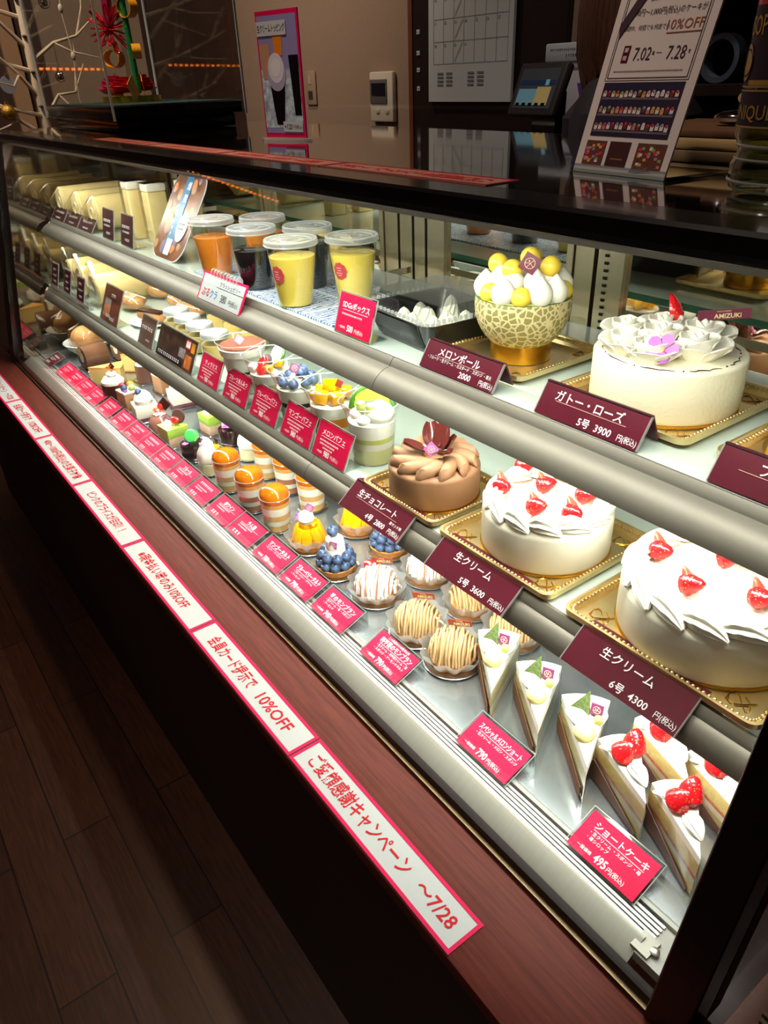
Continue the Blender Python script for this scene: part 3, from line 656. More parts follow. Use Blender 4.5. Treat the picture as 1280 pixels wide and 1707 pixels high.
# leaning oval picture board
t = thing('picture_board', 'tall rounded picture board with blue stripe leaning among the drinks', 'sign', (-1.580, .574, Z1 + .001))
def oval(w, h, r, n=8):
    P = []
    for cx, cy, a in ((w / 2 - r, h / 2 - r, 0), (-w / 2 + r, h / 2 - r, 90), (-w / 2 + r, -h / 2 + r, 180), (w / 2 - r, -h / 2 + r, 270)):
        for i in range(n + 1): P.append((cx + r * math.cos(R(a + 90 * i / n)), cy + r * math.sin(R(a + 90 * i / n))))
    return P
M = MR(R(58), 'X') @ MT(0, .096, 0)
b = MB(); b.prism(oval(.158, .192, .042), -.0015, .0, M_paper, M); b.prism(oval(.153, .187, .040), 0, .0008, mat('brown food photo', (112, 66, 36), .35, var=.5, vs=40), M); b.build('board', t)
b = MB(); rr = random.Random(3)
for i in range(44):
    x, y = rr.uniform(-.066, .066), rr.uniform(-.078, .078)
    if abs(x - .003) < .018: continue
    b.lathe([(rr.uniform(.007, .013), 0), (rr.uniform(.004, .006), .0004), (0, .0005)], [mat('tan print', (166, 124, 82), .4), M_ph2, mat('mauve print', (122, 104, 124), .4)][i % 3], (x, y, .0008 + i * .00002), 14, M)
b.box((-.001, .01, .0016), (.036, .145, .0004), mat('blue stripe', (40, 104, 142), .4), M); b.box((.002, -.068, .0019), (.028, .034, .0004), M_paper, M); b.lathe([(.024, 0), (.024, .0004), (0, .0005)], M_paper, (.037, -.022, .002), 20, M, sy=1.3)
marks(b, .036, -.016, .034, .005, M, M_ink, 4, .0028); marks(b, .036, -.026, .034, .005, M, M_ink, 9, .0028)
for i, s in enumerate('爆果'): b.text(s, .019, .006, .062 - i * .026, M_letter, M, 'c', z=.0024)
for i in range(6): marks(b, -.006, .02 - i * .012, .010, .008, M, M_letter, i, .0024)
b.build('printed_picture', t)
b = MB(); b.box((0, .086, .070), (.05, .002, .14), M_scr); b.build('rear_strut', t)

# ================================================================ food building blocks
def dollop(b, c, r, h, m=M_cream, lob=8, amp=.12, tw=1.6, M=None, n=32):
    P = []
    for i in range(11):
        t = i / 10; P.append((r * (1 - t) ** .62 * (1 + .10 * math.sin(t * 9)) if t < 1 else 0, h * t))
    b.lathe(P, m, c, n, M, lob=lob, amp=amp, tw=tw)
def peak(b, c, r, h, m=M_cream, M=None):
    P = [(0, 0)] + [(r * math.sin(math.pi * min(1, (.18 + .62 * t))) ** .8 * (1 - t ** 3) + .0004, h * t) for t in [i / 10 for i in range(10)]] + [(0, h)]
    b.lathe(P, m, c, 18, M)
def shell(b, M, L, W, H, m=M_cream):
    # piped shell lying along +x, ridged, fat at the start and tapering
    k = 12; n = 48; V = []; F = []
    for i in range(k + 1):
        t = i / k; s = (math.sin(math.pi * (.04 + .94 * t)) ** .6) * (1 - .38 * t) * 1.12
        for j in range(n):
            a = 2 * math.pi * j / n; rr = s * (1 + .20 * math.cos(8 * a + t * 4)); V.append((L * (t - .35), W / 2 * rr * math.cos(a), max(-.1 * H, H * .42 * rr * math.sin(a) + H * .42 * s)))
    for i in range(k):
        for j in range(n): F.append((i * n + j, i * n + (j + 1) % n, (i + 1) * n + (j + 1) % n, (i + 1) * n + j))
    F.append(tuple(reversed(range(n)))); F.append(tuple(range(k * n, k * n + n))); b.add(V, F, m, M, True)
def berry(b, c, r, m=M_blue, M=None, tilt=0.):
    MM = (M or Matrix()) @ MT(*c) @ MR(tilt, 'X')
    P = [(0, -r)] + [(r * math.sin(math.pi * i / 8), -r * math.cos(math.pi * i / 8)) for i in range(1, 7)] + [(r * .42, r * .90), (r * .40, r * .98), (r * .26, r * .84), (0, r * .76)]
    b.lathe(P, m, (0, 0, 0), 14, MM)
def strawb(b, M, L, r, half=True, m=None, sx=1.):
    # strawberry half: flat pale face down the -y side, point along +x
    P = [(0, 0), (r * .75, L * .04), (r, L * .25), (r * .82, L * .55), (r * .42, L * .85), (0, L)]
    b.lathe(P, m or M_straw, (0, 0, 0), 16, M @ MR(R(90), 'Y'), a0=R(90) if half else 0, a1=R(270) if half else 2 * math.pi, sx=sx)
    if half: b.lathe([(q * .93, z) for q, z in P], M_strawin, (0, .0, 0), 2, M @ MT(0, 0, 0) @ MR(R(90), 'Y') @ MT(.0004, 0, 0), a0=R(90), a1=R(270), sx=.01)
def wedge(b, M, L, r):
    P = [(0, 0), (r * .8, L * .05), (r, L * .3), (r * .7, L * .65), (0, L)]
    b.lathe(P, M_straw, (0, 0, 0), 8, M @ MR(R(90), 'Y'), a0=0, a1=R(100))
def plaque_diamond(name, par, loc, s, rot, m=M_plaque):
    b = MB(); b.box((0, 0, 0), (s, .0012, s), m)
    Mx = MR(R(90), 'X'); z = .0008
    b.tube([(.30 * s * math.cos(a), .30 * s * math.sin(a), z) for a in [i * math.pi / 8 for i in range(16)]], s * .018, M_plaquel, 4, Mx, closed=True)
    b.tube([(-.28 * s, -.12 * s, z), (0, .02 * s, z), (.28 * s, -.1 * s, z)], s * .016, M_plaquel, 4, Mx); b.tube([(-.06 * s, -.28 * s, z), (.02 * s, 0, z), (.12 * s, .26 * s, z)], s * .016, M_plaquel, 4, Mx); b.ball((-.1 * s, .1 * s, z), s * .05, M_plaquel, 8, .3, Mx)
    return b.build(name, par, loc, rot)
def plaque_bar(par, loc, rot, m=M_plaquer, w=.040, h=.0095, name='name_plaque'):
    b = MB(); b.box((0, 0, 0), (w, .0012, h), m); M = MT(0, -.0007, 0) @ MR(R(90), 'X')
    b.text('AMIZUKI', h * .62, w * .06, -h * .1, M_plaquel, M, 'c', w=w * .74, z=.0003, bold=.02); marks(b, 0, h * .34, w * .3, h * .16, M, M_plaquel, 3, .0003)
    return b.build(name, par, loc, rot)
def petal_flower(par, loc, r, m=M_violet, n=5, name='edible_flower', rot=(0, 0, 0)):
    b = MB()
    for k in range(n):
        a = 2 * math.pi * k / n; V = [(0, 0, 0)]
        for i in range(8):
            t = -1 + 2 * i / 7; rr = r * (1 - .22 * t * t) * (1 + .05 * (i % 2)); V.append((rr * math.cos(a + t * .56), rr * math.sin(a + t * .56), r * .35 * (1 - .3 * abs(t))))
        V += [(x, y, z - .0007) for x, y, z in V]
        F = [(0, i, i + 1) for i in range(1, 8)] + [(9, 9 + i + 1, 9 + i) for i in range(1, 8)] + [(i, 9 + i, 10 + i, i + 1) for i in range(1, 8)] + [(0, 9, 10, 1), (0, 8, 17, 9)]
        b.add(V, F, m)
    b.ball((0, 0, r * .1), r * .16, M_yellow, 8); return b.build(name, par, loc, rot)
def card_disc(par, r, name='gold_card'):
    return MB().lathe([(0, 0), (r, 0), (r, .0016), (0, .0016)], M_goldfoil, n=64).build(name, par)

# ---- gold trays: raised beaded rim around an embossed well
def gold_tray(x, y, z, w, d, label, rz=0.):
    t = thing('gold_tray', label, 'tray', (x, y, z + .0006), rz, 'gold plastic cake trays')
    b = MB(); ri = .009; h = .011
    O = oval(w, d, .012, 5); I = oval(w - 2 * ri, d - 2 * ri, .008, 5); k = len(O)
    V = [(px, py, h) for px, py in O] + [(px, py, h) for px, py in oval(w - .006, d - .006, .011, 5)] + [(px, py, .0012) for px, py in I] + [(px, py, h - .006) for px, py in O] + [(px, py, h - .0015) for px, py in oval(w - .004, d - .004, .011, 5)] + [(px, py, .0) for px, py in I]
    F = []
    for i in range(k):
        j = (i + 1) % k
        F += [(i, j, k + j, k + i), (k + i, k + j, 2 * k + j, 2 * k + i), (3 * k + i, 3 * k + j, j, i), (4 * k + i, 4 * k + j, 3 * k + j, 3 * k + i), (5 * k + i, 5 * k + j, 4 * k + j, 4 * k + i)]
    F += [tuple(range(2 * k, 3 * k)), tuple(reversed(range(5 * k, 6 * k)))]
    b.add(V, F, M_goldpl, None, False); b.build('tray_body', t)
    b = MB(); per = []
    P = oval(w - .013, d - .013, .009, 5); n = len(P)
    for i in range(n):
        p = Vector(P[i]); q = Vector(P[(i + 1) % n]); L = (q - p).length; m_ = max(1, int(L / .0055))
        for s in range(m_):
            c = p.lerp(q, s / m_); b.ball((c.x, c.y, .0078), .0022, M_goldpl, 6)
    b.build('beaded_rim', t)
    for cx, cy in ((w * .36, -d * .36), (-w * .36, -d * .36), (w * .36, d * .36), (-w * .36, d * .36)):
        b = MB(); b.tube([(cx + .012 * math.sin(u * .7), cy + .009 * math.cos(u * 1.1), .0016) for u in range(18)], .0006, M_goldfoil, 4); b.build('embossed_scroll', t)
    return t
gold_tray(-.687, .577, Z2, .158, .146, 'gold tray under the chocolate cream cake')
gold_tray(-.506, .597, Z2, .186, .188, 'gold tray under the smaller strawberry cake on the lower shelf')
gold_tray(-.286, .606, Z2, .218, .204, 'gold tray under the largest strawberry cake')
gold_tray(-.648, .683, Z1, .160, .160, 'gold tray under the melon bowl')
gold_tray(-.437, .691, Z1, .184, .188, 'gold tray under the white rose cake on the upper shelf')
gold_tray(-.240, .692, Z1, .160, .180, 'gold tray under the cake cut off by the right post')
TB = .0022   # top of a tray well above the shelf

def cake_body(r, h, m, round_=.008, n=72, par=None, name='cake_body', z=.0018):
    P = [(0, z), (r - .002, z), (r, z + .004), (r, z + h - round_)]
    for i in range(1, 6):
        a = i / 5 * math.pi / 2; P.append((r - round_ + round_ * math.cos(a), z + h - round_ + round_ * math.sin(a)))
    P.append((0, z + h)); return MB().lathe(P, m, n=n).build(name, par)
M_icing = mat('smooth ivory cream icing', (248, 242, 222), .55, bump=.12, bs=120)

# ---- strawberry cakes
def strawberry_cake(x, y, r, h, nb, pts, label):
    t = thing('strawberry_cake', label, 'cake', (x, y, Z2 + TB + .0002), 0, 'round strawberry cream cakes'); card_disc(t, r + .001)
    cake_body(r, h, M_icing, par=t); zt = .0018 + h
    b = MB()
    for k in range(nb):
        a = 2 * math.pi * k / nb; M = Matrix.Translation(((r - .0145) * math.cos(a), (r - .0145) * math.sin(a), zt - .001)) @ MR(a + R(72), 'Z'); shell(b, M, .042 * r / .08, .024, .022)
    b.build('piped_border', t)
    b = MB()
    for px, py in pts: dollop(b, (px - x, py - y + .004, zt - .001), .012, .010, lob=7, tw=1.2)
    b.build('cream_rosette', t)
    for k, (px, py) in enumerate(pts):
        b = MB(); a = R(20 + 25 * (k % 3)); M = MT(px - x, py - y, zt + .006)
        strawb(b, M @ MT(-.002, .004, -.004) @ MR(R(190) + a * .5, 'Z') @ MR(R(-66), 'Y'), .030, .0105, False, M_strawin, .6); b.build('cut_strawberry', t)
        b = MB(); strawb(b, M @ MT(-.010, -.006, .004) @ MR(R(-10) + a * .6, 'Z') @ MR(R(-22), 'Y'), .025, .0110, False); b.build('cut_strawberry', t)
    return t
strawberry_cake(-.502, .595, .0775, .0525, 13, [(-.5464, .568), (-.5684, .6266), (-.5166, .608), (-.4706, .6288), (-.4879, .563), (-.5095, .650), (-.452, .585)], 'smaller round strawberry cream cake on the lower shelf, middle of three cakes')
strawberry_cake(-.285, .604, .0925, .0535, 15, [(-.344, .5954), (-.291, .5660), (-.2938, .631), (-.2383, .5985), (-.3479, .6482), (-.235, .655)], 'largest strawberry cream cake on the lower shelf beside the right post')

# ---- chocolate cream cake
t = thing('chocolate_cake', 'round chocolate cream cake with dark chocolate petals on top', 'cake', (-.686, .573, Z2 + TB + .0002)); card_disc(t, .0635)
cake_body(.0625, .046, M_choccream, .006, par=t)
n = 12
for k in range(n):
    a = 2 * math.pi * k / n; b = MB(); Vv = []; F = []; kk = 9; m_ = 12
    for i in range(kk + 1):
        u = i / kk; rad = .014 + .047 * u; ang = a + .75 * (1 - u); wd = (.0045 + .0085 * math.sin(math.pi * (.12 + .80 * u)) ** .8); ht = .006 + .012 * math.sin(math.pi * (.15 + .6 * u))
        if i == kk: wd *= .55; ht *= .5
        for j in range(m_):
            q = 2 * math.pi * j / m_; tang = ang + math.pi / 2
            off = wd * math.cos(q); zz = .0475 + max(-.002, ht * .5 + ht * .5 * math.sin(q) - .002)
            Vv.append((rad * math.cos(ang) + off * math.cos(tang) * 1.0, rad * math.sin(ang) + off * math.sin(tang), zz))
    for i in range(kk):
        for j in range(m_): F.append((i * m_ + j, i * m_ + (j + 1) % m_, (i + 1) * m_ + (j + 1) % m_, (i + 1) * m_ + j))
    F += [tuple(reversed(range(m_))), tuple(range(kk * m_, kk * m_ + m_))]
    b.add(Vv, F, M_choccream, None, True); b.build('cream_petal', t)
M_shard = mat('glossy chocolate petal', (84, 34, 30), .15, var=.25, vs=60, coat=.6)
for a, tl, s, rr_ in ((150, 40, 1., .012), (95, 22, 1.05, .013), (55, 35, .7, .016), (-10, 62, .85, .015), (235, 66, .9, .013)):
    b = MB(); V = []; kk = 8
    for i in range(kk + 1):
        u = i / kk; wd = .0135 * math.sin(math.pi * (.16 + .74 * u)) ** .7
        for j in range(7): q = -1 + 2 * j / 6; V.append((wd * q, -.006 * (q * q), .036 * u))
    V += [(x, y - .0013, z) for x, y, z in V]; o = (kk + 1) * 7; F = []
    for i in range(kk):
        for j in range(6): A = i * 7 + j; F += [(A, A + 1, A + 8, A + 7), (o + A + 7, o + A + 8, o + A + 1, o + A)]
    for i in range(kk): F += [(i * 7, i * 7 + 7, o + i * 7 + 7, o + i * 7), (i * 7 + 6, o + i * 7 + 6, o + i * 7 + 13, i * 7 + 13)]
    F += [tuple(range(0, 7)) + tuple(reversed(range(o, o + 7))), tuple(reversed(range(kk * 7, kk * 7 + 7))) + tuple(range(o + kk * 7, o + kk * 7 + 7))]
    b.add([tuple(Vector(v) * s) for v in V], F, M_shard, None, True)
    b.build('chocolate_petal', t, (rr_ * math.cos(R(a)), rr_ * math.sin(R(a)), .060), (R(-tl), 0, R(a - 90)))
plaque_diamond('emblem_plaque', t, (.008, -.012, .070), .015, (R(-20), R(45), R(35)), mat('violet plaque', (176, 96, 160), .3))

# ---- white rose cake
t = thing('rose_cake', 'white round cake with piped cream roses and pink flower on top shelf', 'cake', (-.435, .689, Z1 + TB + .0002)); card_disc(t, .0808)
cake_body(.0785, .055, mat('velvet ivory cream', (240, 234, 206), .75, bump=.35, bs=260), .003, 80, t); zt = .0568
b = MB()
for k in range(9):
    a0 = R(200 + 40 * k)
    b.tube([(.069 * math.cos(a0 + u * .07) + .0016 * math.sin(u * 2), .069 * math.sin(a0 + u * .07), zt + .0006) for u in range(8)], [.0003, .0006, .0008, .0007, .0005, .0005, .0004, .0002], M_choc, 4)
    b.ball((.069 * math.cos(a0 - .08), .069 * math.sin(a0 - .08), zt + .0004), .0010, M_choc, 6)
b.build('chocolate_scroll', t)
def rose(par, loc, s, name='cream_rose'):
    b = MB(); rr = random.Random(int(loc[0] * 1e4))
    dollop(b, (0, 0, 0), .35 * s, .75 * s, lob=0, amp=0)
    for ring, (np_, rad, hh, tl) in enumerate(((3, .16, .72, 12), (5, .34, .62, 26), (6, .56, .46, 48))):
        for k in range(np_):
            a = 2 * math.pi * k / np_ + ring; V = []
            for i in range(6):
                u = i / 5
                for j in range(7):
                    q = -1 + 2 * j / 6; ang = a + q * (1.15 if ring < 2 else .72); rd = (rad + math.sin(R(tl)) * u * .5) * s; V.append((rd * math.cos(ang), rd * math.sin(ang), (u * hh * (1 - .28 * q * q)) * s))
            V += [(x * .90, y * .90, z) for x, y, z in V]; o = 42; F = []
            for i in range(5):
                for j in range(6): A = i * 7 + j; F += [(A, A + 1, A + 8, A + 7), (o + A + 7, o + A + 8, o + A + 1, o + A)]
            F += [(35 + j, 36 + j, o + 36 + j, o + 35 + j) for j in range(6)] + [(i * 7, i * 7 + 7, o + i * 7 + 7, o + i * 7) for i in range(5)] + [(i * 7 + 13, i * 7 + 6, o + i * 7 + 6, o + i * 7 + 13) for i in range(5)]
            b.add(V, F, M_cream, None, True)
    return b.build(name, par, loc)
for px, py, s in ((-.462, .652, .026), (-.430, .648, .026), (-.492, .690, .025), (-.448, .690, .028), (-.405, .690, .028), (-.470, .725, .026), (-.425, .730, .028)): rose(t, (px + .435, py - .689, zt), s * 1.3)
b = MB(); strawb(b, MT(-.036, .055, zt + .010) @ MR(R(200), 'Z') @ MR(R(-75), 'Y'), .034, .012); b.build('cut_strawberry', t)
f = petal_flower(t, (.020, -.045, zt + .014), .016, rot=(R(50), 0, R(25))); MB().tube([(.016, -.052, zt + .010), (.012, -.058, zt + .001)], .0016, M_rind, 6).build('flower_stem', t)
plaque_bar(t, (.020, .058, zt + .030), (0, R(-6), R(40)), M_plaque, .052, .011)

# ---- cake cut off by the post
t = thing('fruit_cake', 'ivory cream cake on top shelf partly behind the right post', 'cake', (-.238, .692, Z1 + TB + .0002)); card_disc(t, .072)
cake_body(.068, .055, M_icing, par=t); b = MB()
for k in range(11): a = 2 * math.pi * k / 11; dollop(b, (.05 * math.cos(a), .05 * math.sin(a), .0565), .013, .014)
b.build('cream_rosette', t)
for k in range(5): a = 2 * math.pi * k / 5; b = MB(); strawb(b, MT(.026 * math.cos(a), .026 * math.sin(a), .060) @ MR(a, 'Z') @ MR(R(-50), 'Y'), .024, .011, k % 2 == 0); b.build('strawberry', t)

# ---- melon bowl
t = thing('melon_bowl', 'half netted melon filled with cream peaks and melon balls', 'dessert', (-.642, .680, Z1 + TB + .0004))
MB().lathe([(.0385, 0), (.0385, .026), (.0375, .026), (.0375, 0), (.0385, 0)], M_goldfoil, n=48, cap=False).build('gold_ring', t)
rb = .060; P = []
for i in range(15):
    a = R(-62 + 72 * i / 14); P.append((rb * math.cos(a), .068 + rb * math.sin(a)))
P2 = [(q - .005, z + .001) for q, z in reversed(P)]
MB().lathe([(0, P[0][1])] + P, M_net, n=56, cap=False).lathe([P[-1], (P[-1][0] - .004, P[-1][1])], M_rind, n=56, cap=False).lathe(P2 + [(0, P[0][1] + .002)], M_kiwi, n=56, cap=False).build('melon_rind', t)
zt = P[-1][1]; MB().lathe([(0, zt + .012), (.03, zt + .010), (.050, zt - .002), (.048, zt - .02), (0, zt - .02)], M_cream, n=40).build('cream_filling', t)
for k in range(13):
    a = 2 * math.pi * k / 13 + .1; c = (.047 * math.cos(a), .047 * math.sin(a), zt - .002)
    if k % 2 == 0:
        b = MB(); peak(b, (0, 0, 0), .0155, .034); b.build('cream_peak', t, c)
    else: MB().ball((0, 0, 0), .0125, M_yellow, 18).build('melon_ball', t, (c[0], c[1], c[2] + .009))
for k in range(7):
    a = 2 * math.pi * k / 7 + .5; c = (.026 * math.cos(a), .026 * math.sin(a), zt + .010)
    b = MB(); peak(b, (0, 0, 0), .014, .030); b.build('cream_peak', t, c, (R(12) * math.sin(a) * -1, R(12) * math.cos(a), 0))
for c in ((-.026, -.020, .036), (.004, .004, .044), (.004, -.026, .034), (.030, .012, .036), (-.012, .026, .038)): MB().ball((0, 0, 0), .0125, M_yellow, 18).build('melon_ball', t, (c[0], c[1], zt + c[2]))
plaque_diamond('emblem_plaque', t, (.026, -.020, zt + .044), .020, (R(-10), R(30), R(40)))

# ---- black tray of cream meringues
t = thing('meringue_tray', 'black plastic food tray with clear lid on the upper shelf', 'food tray', (-.790, .662, Z1 + .0003), R(-4))
w_, d_ = .165, .150
def ring(w, d, z, r=.018): return [(x, y, z) for x, y in oval(w, d, r, 4)]
A = ring(w_ - .035, d_ - .035, 0); B = ring(w_ - .006, d_ - .006, .040); C = ring(w_, d_, .041); D_ = ring(w_ - .010, d_ - .010, .040); E_ = ring(w_ - .038, d_ - .038, .002); k = len(A)
V = A + B + C + D_ + E_; F = [tuple(reversed(range(k))), tuple(range(4 * k, 5 * k))]
for q in range(4):
    for i in range(k): F.append((q * k + i, q * k + (i + 1) % k, (q + 1) * k + (i + 1) % k, (q + 1) * k + i))
M_tray = mat('black food tray', (22, 26, 28), .25, coat=.3); b = MB(); b.add(V, F, M_tray)
for i in range(26):
    x = -.056 + i * .0045; b.add([(x, -d_ / 2 + .0175, .004), (x + .002, -d_ / 2 + .0175, .004), (x + .002, -d_ / 2 + .002, .038), (x, -d_ / 2 + .002, .038), (x + .001, -d_ / 2 + .0155, .004), (x + .001, -d_ / 2, .038)], [(0, 4, 5, 3), (4, 1, 2, 5), (0, 1, 4), (3, 5, 2)], M_tray)
b.build('tray_body', t)
A = ring(w_, d_, .042); B = ring(w_ - .014, d_ - .014, .043); C = ring(w_ - .020, d_ - .020, .062); V = A + B + C + ring(w_ - .021, d_ - .021, .0612); F = []
for q in range(2):
    for i in range(k): F.append((q * k + i, q * k + (i + 1) % k, (q + 1) * k + (i + 1) % k, (q + 1) * k + i))
F += [tuple(range(2 * k, 3 * k)), tuple(reversed(range(3 * k, 4 * k)))]; b = MB(); b.add(V, F, M_plast)
for px, py, pz in ring(w_ - .004, d_ - .004, .042): b.box((px, py, pz + .001), (.004, .004, .003), M_plastedge)
for i in range(-7, 8):
    b.box((i * .0095, d_ / 2 - .003, .045), (.004, .003, .005), M_plastedge); b.box((i * .0095, -d_ / 2 + .003, .045), (.004, .003, .004), M_plastedge)
    if abs(i) < 7: b.box((w_ / 2 - .003, i * .0088, .045), (.003, .004, .005), M_plastedge); b.box((-w_ / 2 + .003, i * .0088, .045), (.003, .004, .005), M_plastedge)
b.build('clear_lid', t)
first = None
MER = [(x * .8, y * .8) for x, y in [(-.045, -.035), (-.008, -.045), (.032, -.032), (-.052, .008), (-.018, -.002), (.020, .008), (-.005, .040), (.045, .030), (.050, -.008)]]
for k, (px, py) in enumerate(MER):
    lb = 'white piped meringue standing tall at the back of the black tray' if k == 6 else 'white piped meringue under the clear lid of the black tray'
    loc = (-.790 + px, .662 + py, Z1 + .0024)
    if k == 0:
        b = MB(); dollop(b, (0, 0, .0), .019, .036, lob=9, amp=.10, tw=1.8, n=45); first = tag(b.build('meringue', None, loc), lb, 'meringue', 'meringues in the black tray')
    else:
        o = dup(first, loc, k * .7, lb)
        if k == 6: o.scale = (1, 1, 1.35)

# ================================================================ iced drinks on the upper shelf
def tile_mat():
    m = mat('blue patterned tile print', (236, 240, 240), .25); nt = m.node_tree; N = nt.nodes; L = nt.links; b = N['Principled BSDF']
    tc = N.new('ShaderNodeTexCoord'); v = N.new('ShaderNodeTexVoronoi'); v.inputs['Scale'].default_value = 75; v.inputs['Randomness'].default_value = .55
    L.new(tc.outputs['Object'], v.inputs['Vector'])
    wv = N.new('ShaderNodeTexWave'); wv.inputs['Scale'].default_value = 40; wv.inputs['Distortion'].default_value = 6; L.new(tc.outputs['Object'], wv.inputs['Vector'])
    ad = N.new('ShaderNodeMath'); ad.operation = 'MULTIPLY'; L.new(v.outputs['Distance'], ad.inputs[0]); L.new(wv.outputs['Fac'], ad.inputs[1])
    r = N.new('ShaderNodeValToRGB'); r.color_ramp.interpolation = 'CONSTANT'; e = r.color_ramp.elements; e[0].color = (*lin((52, 104, 176)), 1); e[1].position = .10; e[1].color = (*lin((150, 190, 214)), 1)
    for p, c in ((.16, (238, 242, 240)), (.40, (120, 164, 200)), (.47, (238, 242, 240))): q = e.new(p); q.color = (*lin(c), 1)
    L.new(ad.outputs[0], r.inputs[0]); L.new(r.outputs[0], b.inputs['Base Color']); return m
M_tile = tile_mat()
t = thing('patterned_mat', 'blue and white patterned tile mat under the plastic drink cups', 'mat', (-1.17, .665, Z1 + .0006))
MB().box((0, 0, .0015), (.50, .185, .003), M_tile).build('mat_sheet', t)
b = MB()
for x in (-.166, 0., .166): b.box((x, 0, .0032), (.002, .185, .0004), M_white)
b.box((0, 0, .0032), (.50, .002, .0004), M_white); b.build('mat_seam', t)
def drink(x, y, liq, label, badge=False, lvl=.074, badge_rot=-40):
    t = thing('drink_cup', label, 'drink', (x, y, Z1 + .0042), 0, 'lidded plastic cups of jelly drink')
    rb, rt, H = .0275, .0405, .098
    def r(z): return rb + (rt - rb) * z / H
    MB().lathe([(0, 0), (rb, 0), (r(H), H), (r(H) + .0012, H), (r(H) + .0012, H - .003)], M_plast, n=40, cap=False).build('cup', t)
    MB().lathe([(0, .0015), (rb - .0009, .0015), (r(lvl) - .0009, lvl), (r(lvl) - .004, lvl + .0008), (0, lvl)], liq, n=40).build('drink', t)
    b = MB(); b.lathe([(r(H) + .0015, H - .006), (r(H) + .0022, H + .0015), (r(H) - .002, H + .0035), (r(H) - .006, H + .0005), (.016, H + .0008), (.012, H + .003), (0, H + .003)], M_lidp, n=44, cap=False)
    for rr_, zz, th in ((r(H) + .0006, H + .0034, .0011), (r(H) - .007, H + .0012, .0008), (.017, H + .0014, .0007), (r(H) + .0024, H - .004, .0007)): b.tube([(rr_ * math.cos(2 * math.pi * i / 36), rr_ * math.sin(2 * math.pi * i / 36), zz) for i in range(36)], th, M_plastedge, 5, closed=True)
    for k in range(4): b.tube([((.006 + .022 * u) * math.cos(k * 1.57 + u), (.006 + .022 * u) * math.sin(k * 1.57 + u), H + .0024) for u in (0, .33, .66, 1)], .0007, M_plastedge, 4)
    b.build('lid', t)
    if badge:
        b = MB(); n = 20; a0 = R(badge_rot); V = []; zc = .052
        def pt(u, v, e): rad = r(zc + v) + e; aa = a0 + u / rad; return (rad * math.cos(aa), rad * math.sin(aa), zc + v)
        P = [pt((.0125 + .0008 * math.cos(9 * q)) * math.cos(q), (.0135 + .0008 * math.cos(9 * q)) * math.sin(q), .0006) for q in [i * math.pi / 18 for i in range(36)]]
        b.add([pt(0, 0, .0007)] + P, [(0, i + 1, (i + 1) % 36 + 1) for i in range(36)], mat('terracotta badge', (186, 66, 72), .4))
        for j, (v, wd) in enumerate(((.004, .012), (.0, .008), (-.004, .014), (-.0075, .008))):
            for s in range(int(wd / .0025)):
                u = -wd / 2 + s * .0025; b.add([pt(u, v, .001), pt(u + .0017, v, .001), pt(u + .0017, v + .0016, .001), pt(u, v + .0016, .001)], [(0, 1, 2, 3)], mat('badge print', (236, 170, 160), .5))
        b.build('round_badge', t)
    return t
drink(-1.354, .594, M_peach, 'orange drink cup nearest the leaning picture board', False, .070)
drink(-1.300, .672, M_peach, 'drink cup behind the front dark drink, mostly hidden')
drink(-1.210, .602, M_coffee, 'dark drink cup between the orange and yellow drinks, front row', False, .066)
drink(-1.150, .678, M_coffee, 'dark drink cup in the back row behind the yellow drink')
drink(-1.064, .595, M_lemon, 'yellow drink cup with round badge, front one nearer the dark drinks', True, .076, -75)
drink(-1.018, .680, M_lemon, 'yellow drink cup with round badge, rightmost of the drinks', True, .074, -72)

# ================================================================ parfait cups on the lower shelf
def hexr(r, a): return r
def flower_cup(t, rb, rt, H, n=48, lobes=6, m=M_plast):
    P = [(0, .0008), (rb, .0008)] + [(rb + (rt * .80 - rb) * (i / 6), H * .78 * i / 6) for i in range(1, 7)]
    b = MB(); b.lathe(P, m, n=n, cap=False); b.lathe([(rt * .80, H * .78), (rt * .90, H * .90), (rt, H)], m, n=n, lob=lobes, amp=.035, cap=False)
    b.tube([((rt * (1 + .035 * math.cos(lobes * a))) * math.cos(a), (rt * (1 + .035 * math.cos(lobes * a))) * math.sin(a), H) for a in [2 * math.pi * i / 48 for i in range(48)]], .0008, M_plastedge, 5, closed=True)
    b.tube([(rb * math.cos(a), rb * math.sin(a), .001) for a in [2 * math.pi * i / 30 for i in range(30)]], .0008, M_plastedge, 5, closed=True)
    return b.build('cup', t)
def layers(t, rb, rt, seq, k=.985, wob=.0):
    z = .0016; zt_ = seq[-1][1]
    for nm, z1, m in seq:
        H = .09
        def r(zz): return (rb + (rt * .80 - rb) * zz / (H * .78)) * k - .0006
        b = MB(); b.lathe([(0, z), (r(z), z), (r(z1), z1), (0, z1 + .001)], m, n=36, smooth=False); b.build(nm, t); z = z1 + .0001
PG = 'parfait cups on the lower shelf'
H = .096; RB, RT = .030, .0465
def parfait(x, y, label, seq):
    t = thing('parfait_cup', label, 'dessert cup', (x, y, Z2 + .0004), 0, PG); flower_cup(t, RB, RT, H); layers(t, RB, RT, seq); return t
t = parfait(-1.215, .558, 'tiramisu cup dusted with cocoa and topped by one pink leaf', [('cream_layer', .020, M_cream), ('cocoa_layer', .026, M_choc), ('sponge_layer', .040, M_custard), ('cocoa_layer', .045, M_choc), ('cream_layer', .072, M_cream)])
MB().lathe([(0, 0), (.040, 0), (.0435, .013), (.042, .0145), (0, .0155)], M_cream, n=40).build('cream_top', t, (0, 0, .0722)); MB().lathe([(.0418, 0), (.0405, .0022), (0, .003)], M_cocoa, n=40).build('cocoa_top', t, (0, 0, .0868))
